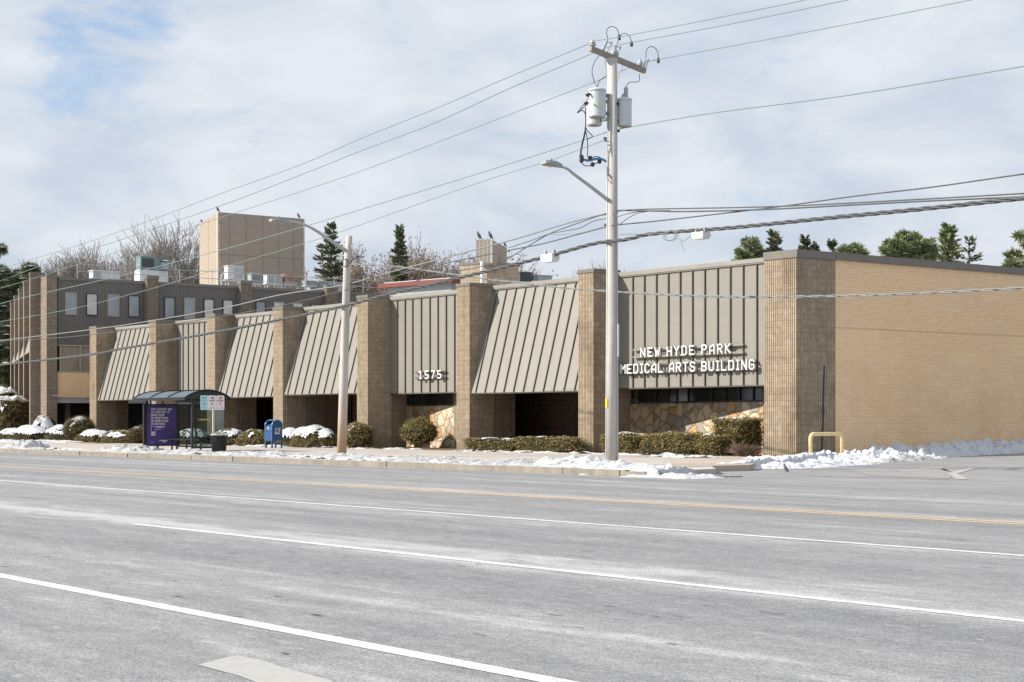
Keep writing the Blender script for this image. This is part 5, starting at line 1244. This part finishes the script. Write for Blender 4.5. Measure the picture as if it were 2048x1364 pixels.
Lg = 'topiary shrubs on the left lawn'
shrub_px('shrub', 'wide snow capped dome shrub between round bush and the cup shaped one', 'shrub', 96, 150, 852, 39.9, .9, 'dome', seed=18, snow=1.1, leaves=3800, m='hedge2', z0=.2, group=Lg)
shrub_px('shrub', 'cup shaped topiary on a stem with a snow lid, before the rusty fins', 'shrub', 72, 109, 832, 40.8, .8, 'ball', seed=19, snow=1.0, leaves=3600, m='hedge2', z0=.2, group=Lg, stem=True, taper=.55)
shrub_px('shrub', 'wide flat dome shrub under thick snow below the cup shaped one', 'shrub', 32, 94, 853, 39.3, 1.0, 'dome', seed=20, snow=1.1, leaves=4200, m='hedge2', z0=.2, group=Lg)
shrub_px('shrub', 'small flat snowy dome shrub at the foot of the tall clipped hedge', 'shrub', 4, 46, 858, 39.6, .8, 'dome', seed=21, snow=1.1, leaves=3000, m='hedge2', z0=.2, group=Lg)
shrub_px('hedge', 'tall clipped block hedge with a thick snow roof at the left edge', 'hedge', -42, 49, 797, 41.0, 1.2, 'box', seed=22, snow=1.2, leaves=11000, m='hedge2', z0=.2, group=Lg, size=.07)
shrub_px('hedge', 'second tall snow roofed hedge behind the first at the left edge', 'hedge', -60, 26, 781, 45.5, 1.2, 'box', seed=23, snow=1.2, leaves=5000, m='hedge2', z0=.2, group=Lg, size=.08)
# twiggy leafless plants near the corner
random.seed(77)
for px, lab in ((1488,'leafless reddish twiggy bush at the foot of the square hedge'),):
    p = PY(px, 900, 41.3); b = MB()
    for k in range(330):
        a = random.uniform(0,6.28); r_ = random.uniform(.05,.8); e = Vector((p.x+r_*math.cos(a),p.y+r_*.6*math.sin(a),.15+random.uniform(.12,.42))); m_ = Vector((p.x+r_*.5*math.cos(a),p.y+r_*.3*math.sin(a),.15+(e.z-.15)*.65)); b.tube([(p.x+.1*math.cos(a),p.y,.12),m_,e], [.008,.006,.004], 3, cap=False); f_ = e+Vector((random.gauss(0,.13),random.gauss(0,.1),random.gauss(0,.07))); b.tube([m_,(m_+f_)/2+Vector((random.gauss(0,.04),0,random.gauss(0,.04))),f_], [.006,.005,.003], 3, cap=False)
    tag(b.build('twiggy_bush', mottled('red_twig', (.13,.085,.07), (.19,.135,.11), 6, .9), origin=(p.x,p.y,.15)), lab, 'shrub')

# ------------------------------------------------------------------ trees
def bare_tree(px, Z, top_py, spread, label, seed, leafy=0, base_z=0, group='bare winter trees behind the buildings', r0=None, dens=1.0, th0=.9):
    random.seed(seed); base = PZ(px, Z, z=base_z); ztop = zz(top_py, Z); Hh = ztop-base_z
    t = thing('bare_tree', label, 'tree', base, group); r0 = r0 or Hh*.016; tr = MB(); tw = MB(); lf = MB(); minr = .013*Z/100
    def grow(p, d, ln, r, lvl):
        pts = [p]; rs = [r]; n = 4 if lvl < 3 else 3; dd = d.copy()
        for i in range(n):
            dd = (dd+Vector((random.gauss(0,.13),random.gauss(0,.13),random.gauss(.04,.07)))).normalized(); pts.append(pts[-1]+dd*(ln/n)); rs.append(r*(1-.45*(i+1)/n))
        if lvl <= 1: tr.tube(pts, rs, 6, cap=False)
        else: tw.tube(pts, [max(minr,q) for q in rs], 4 if lvl < 4 else 3, cap=False)
        if lvl >= 6 or ln < .35:
            if leafy:
                for k in range(leafy): leaf(lf, pts[-1]+Vector((random.gauss(0,.25),random.gauss(0,.25),random.gauss(0,.2))), .24*Z/130)
            return
        nb = (3, 4, 4, 3, 3, 2)[min(lvl,5)] if dens >= 1 else (3,3,3,2,3,2)[min(lvl,5)]
        for k in range(nb):
            f = random.uniform(.35,1) if lvl else random.uniform(.72,1); j = min(n-1, int(f*n)); q = pts[j]+(pts[j+1]-pts[j])*(f*n-j) if j < n else pts[-1]
            a = random.uniform(0,6.2832); u = dd.orthogonal().normalized(); v = dd.cross(u); s = spread*random.uniform(.55,1.15)
            nd = (dd+(u*math.cos(a)+v*math.sin(a))*s+Vector((0,0,.12))).normalized(); grow(q, nd, ln*random.uniform(.58,.82), r*.55, lvl+1)
        nd = (dd+Vector((random.gauss(0,.2),random.gauss(0,.2),.1))).normalized(); grow(pts[-1], nd, ln*.75, r*.55, lvl+1)
    grow(base, Vector((0,0,1)), Hh*.32, r0, 0)
    # scale so that the crown really reaches the measured height
    for B in (tr, tw, lf):
        pass
    mz = max(v[2] for v in tw.v); k = (ztop-base_z)/(mz-base_z)
    for B in (tr, tw, lf): B.v = [(base.x+(v[0]-base.x)*k, base.y+(v[1]-base.y)*k, base_z+(v[2]-base_z)*k) for v in B.v]
    tr.build('trunk', M['bark'], t, smooth=True); tw.build('crown', M['twig'], t)
    if leafy: lf.build('leaves', M['leafrust'], t)
BT = [(118,150,498,.75,'low wide bare tree left of the others behind the rusty fins',1),(205,155,472,.72,'bare tree left of the green air handler, tallest of the left three',2),(262,165,487,.7,'bare tree just behind the green air handler',3),(160,170,492,.7,'bare tree between the low wide one and the tallest left one',31),
      (372,150,432,.55,'bare tree leaning out left of the tall penthouse',4),(622,150,500,.6,'small bare tree at the right edge of the tall penthouse',5)]
BT += [(112,180,515,.8,'lowest bare tree at the far left behind the fins',61),(232,175,500,.7,'bare tree half hidden left of the green air handler',62),(345,165,470,.65,'bare tree in the gap between green air handler and tall penthouse',63)]
for px, Z, tp_, sp_, lab, sd_ in BT: bare_tree(px, Z, tp_, sp_, lab, sd_)
for px, Z, tp_, sp_, lab, sd_ in [(735,150,482,.7,'leafy brown tree right of the leaning pole top',6),(780,160,480,.72,'leafy brown tree directly behind the slim spruce',64),(875,165,478,.72,'leafy brown tree behind the two nearest the small chimney',65),(845,145,468,.72,'leafy brown tree right of the slim spruce',7),(905,150,472,.7,'leafy brown tree just left of the small chimney',8)]: bare_tree(px, Z, tp_, sp_, lab, sd_, leafy=1)
for px, Z, tp_, sp_, lab, sd_ in [(1160,190,512,.6,'faint bare tree far behind the low roof, left of the tall pole',9),(1200,185,518,.6,'faint bare tree far behind the low roof, at the tall pole',10)]: bare_tree(px, Z, tp_, sp_, lab, sd_)

def spray(b, p, d, ln, s, wdt, droop=.25, snowb=None):
    # a bough carrying short needle sprays
    n = max(4, int(ln/(s*.55))); sd = Vector((-d.y,d.x,0)).normalized() if abs(d.z) < .99 else Vector((1,0,0)); q = p.copy()
    for i in range(n):
        f = i/n; q = p+d*(ln*f)+Vector((0,0,-droop*ln*f*f)); w = wdt*(1-f*.75)
        for k in range(4):
            o = sd*random.uniform(-w,w)+Vector((0,0,random.gauss(0,s*.22))); c = q+o; a = (d+sd*random.uniform(-1,1)+Vector((0,0,random.uniform(-.25,.5)))).normalized(); u = a.orthogonal().normalized(); rot = random.uniform(0,3.14); u = (u*math.cos(rot)+a.cross(u)*math.sin(rot)); L_ = s*random.uniform(.7,1.5); ww = s*random.uniform(.14,.28)
            b.v += [tuple(c), tuple(c+a*L_*.5+u*ww), tuple(c+a*L_), tuple(c+a*L_*.5-u*ww)]; j = len(b.v)-4; b.f.append((j,j+1,j+2,j+3)); b.m.append(0)
        if snowb and random.random() < .3: c = q+Vector((0,0,s*.2)); leafflat(snowb, c, s*random.uniform(.5,1.1))
def conifer(px, Z, top_py, rad_px, bot_py, label, seed, m='needle', s=.32, gap=.5, snow=False, group='evergreens beyond the roofs', lean=0, ragged=.3, dens=13, zbase=0):
    random.seed(seed); base = PZ(px, Z, z=0); ztop = zz(top_py, Z); zbot = zz(bot_py, Z); R_ = rad_px*Z/F
    t = thing('conifer', label, 'tree', base, group); b = MB(); br = MB(); sn = MB() if snow else None
    tw_ = MB(); tw_.tube([base, (base.x+lean*.5,base.y,(ztop)*.6), (base.x+lean,base.y,ztop-.1)], [.28,.18,.03], 7); tw_.build('trunk', M['bark'], t, smooth=True)
    z = ztop-.1
    while z > zbot:
        f = (ztop-z)/(ztop-zbot); r = R_*(f**.8)*random.uniform(1-ragged,1.1)+.12; n = int(dens*(.45+.65*f))
        for k in range(n):
            if random.random() < .14: continue
            a = random.uniform(0,6.2832); el = .55*(1-f)+random.uniform(-.15,.25); d = Vector((math.cos(a)*math.cos(el),math.sin(a)*math.cos(el),math.sin(el))); ln = r*random.uniform(.55,1.15)
            p0 = Vector((base.x+lean*(z/ztop),base.y,z+random.uniform(-.15,.15))); spray(b, p0+d*ln*.12, d, ln, s, .22*ln+.05, .22, sn); br.tube([p0, p0+d*ln*.5-Vector((0,0,.05*ln)), p0+d*ln*.95-Vector((0,0,.2*ln))], [.03,.02,.01], 3, cap=False)
        z -= gap*random.uniform(.7,1.3)*(.6+.5*f)
    b.build('crown', M[m], t); br.build('branches', M['bark'], t)
    if snow: sn.build('snow_cover', M['snow'], t)['kind'] = 'stuff'
def pine(px, Z, clumps, label, seed, m='needle_pine', s=.30, group='evergreens beyond the roofs', n=420, snow=False):
    # clumps: (px, py, rx_px, ry_px)
    random.seed(seed); base = PZ(px, Z, z=0); t = thing('pine_tree', label, 'tree', base, group); b = MB(); br = MB(); sn = MB() if snow else None; zmax = max(zz(c[1], Z) for c in clumps)
    tr = MB(); tr.tube([base, (base.x,base.y,zmax*.6), (base.x+.1,base.y,zmax*.97)], [.35,.25,.06], 8); tr.build('trunk', M['bark'], t, smooth=True)
    sub = []
    for (cx_, cy_, rx, ry) in clumps:
        k = max(1, int(rx*ry/34))
        for q in range(k):
            a = random.uniform(0, 6.28); r_ = math.sqrt(random.random()); f = random.uniform(.26,.42) if k > 2 else 1
            sub.append((cx_+rx*.85*r_*math.cos(a) if k > 2 else cx_, cy_+ry*.85*r_*math.sin(a) if k > 2 else cy_, max(3.5, rx*f), max(2.5, ry*f*.8)))
    for (cx_, cy_, rx, ry) in sub:
        dz = random.uniform(-1.2,1.2); c = PZ(cx_, Z+dz, cy_); RX, RZ = rx*Z/F, ry*Z/F; s0 = Vector((base.x,base.y,max(2,c.z-abs((c-base).xy.length)*.45-.3))); br.tube([s0, (s0+c)/2+Vector((0,0,.15)), c], [.09,.06,.03], 5, cap=False)
        for k in range(int(n*.22*max(.12,rx*ry/90))):
            d = Vector((random.gauss(0,1),random.gauss(0,1),random.gauss(0,1))).normalized(); rr_ = random.uniform(.3,1.12)**.7; p = c+Vector((d.x*RX*rr_, d.y*RX*rr_, d.z*RZ*rr_))
            for q in range(5):
                a = (d*.7+Vector((random.gauss(0,.6),random.gauss(0,.6),random.gauss(.3,.5)))).normalized(); u = a.orthogonal().normalized(); ww = s*random.uniform(.10,.2); L_ = s*random.uniform(.6,1.3)
                b.v += [tuple(p-u*ww), tuple(p+a*L_), tuple(p+u*ww)]; j = len(b.v)-3; b.f.append((j,j+1,j+2)); b.m.append(0)
            if snow and d.z > .3 and random.random() < .25: leafflat(sn, p+Vector((0,0,.08)), s*random.uniform(.5,1.2))
    b.build('crown', M[m], t); br.build('branches', M['bark'], t)
    if snow: sn.build('snow_cover', M['snow'], t)['kind'] = 'stuff'
conifer(662, 140, 451, 50, 600, 'ragged spruce left of the leaning pole top', 41, s=.34, gap=.5)
conifer(799, 140, 455, 24, 590, 'slim tall spruce between the brown leafy trees', 42, s=.30, gap=.42, ragged=.45)
pine(1500, 115, [(1490,505,16,14),(1505,490,18,16),(1480,512,12,12),(1515,505,16,15),(1498,525,28,14)], 'dense evergreen left of the corner pier roofline', 43, s=.30)
conifer(1548, 115, 466, 26, 540, 'open spruce beside the dense evergreen, left of the corner pier', 44, s=.30, gap=.42)
conifer(1610, 120, 478, 16, 540, 'small spruce tip just over the corner pier', 45, s=.28, gap=.35)
conifer(1664, 120, 486, 15, 540, 'small spruce tip right of the corner pier', 46, s=.28, gap=.35)
pine(1705, 110, [(1690,500,12,6),(1712,497,12,7),(1722,508,12,7),(1700,512,24,8)], 'flat topped evergreen low over the brick wall', 47, s=.28)
conifer(1628, 125, 489, 12, 540, 'tiniest spruce tip between two others over the pier', 48, s=.26, gap=.35)
pine(1812, 100, [(1800,482,16,12),(1822,474,20,11),(1843,488,22,13),(1785,492,18,13),(1775,508,16,12),(1812,500,34,18),(1850,508,22,14),(1830,520,36,10),(1862,500,10,8)], 'broad green pine above the brick wall', 49, s=.32, n=520)
conifer(1896, 105, 456, 36, 550, 'tallest spruce over the brick wall, right of the broad pine', 50, s=.34, gap=.42, m='needle_pine')
conifer(1938, 108, 477, 34, 550, 'thin open spruce over the brick wall, right of the tallest', 51, s=.26, gap=.5, dens=6)
pine(2062, 90, [(2040,473,9,5),(2030,510,18,7),(2046,525,18,8),(2025,530,14,6),(2058,495,18,9)], 'pine branches entering at the right edge over the wall', 52, s=.34)
pine(-25, 145, [(5,508,10,12),(15,560,22,10),(45,556,20,12),(62,540,10,8),(10,585,30,18),(0,620,26,18),(12,660,24,22),(5,700,24,24),(8,745,22,24),(4,790,22,22),(-15,560,30,30),(20,600,14,8)], 'snow laden pine at the left edge behind the rusty fins', 53, m='needle', s=.50, n=1000, snow=True)
pine(-70, 190, [(-40,700,60,60),(-60,800,70,60),(-30,850,60,30)], 'second dark pine outside the left edge behind the hedges', 54, m='needle', s=.6, n=420, snow=True)
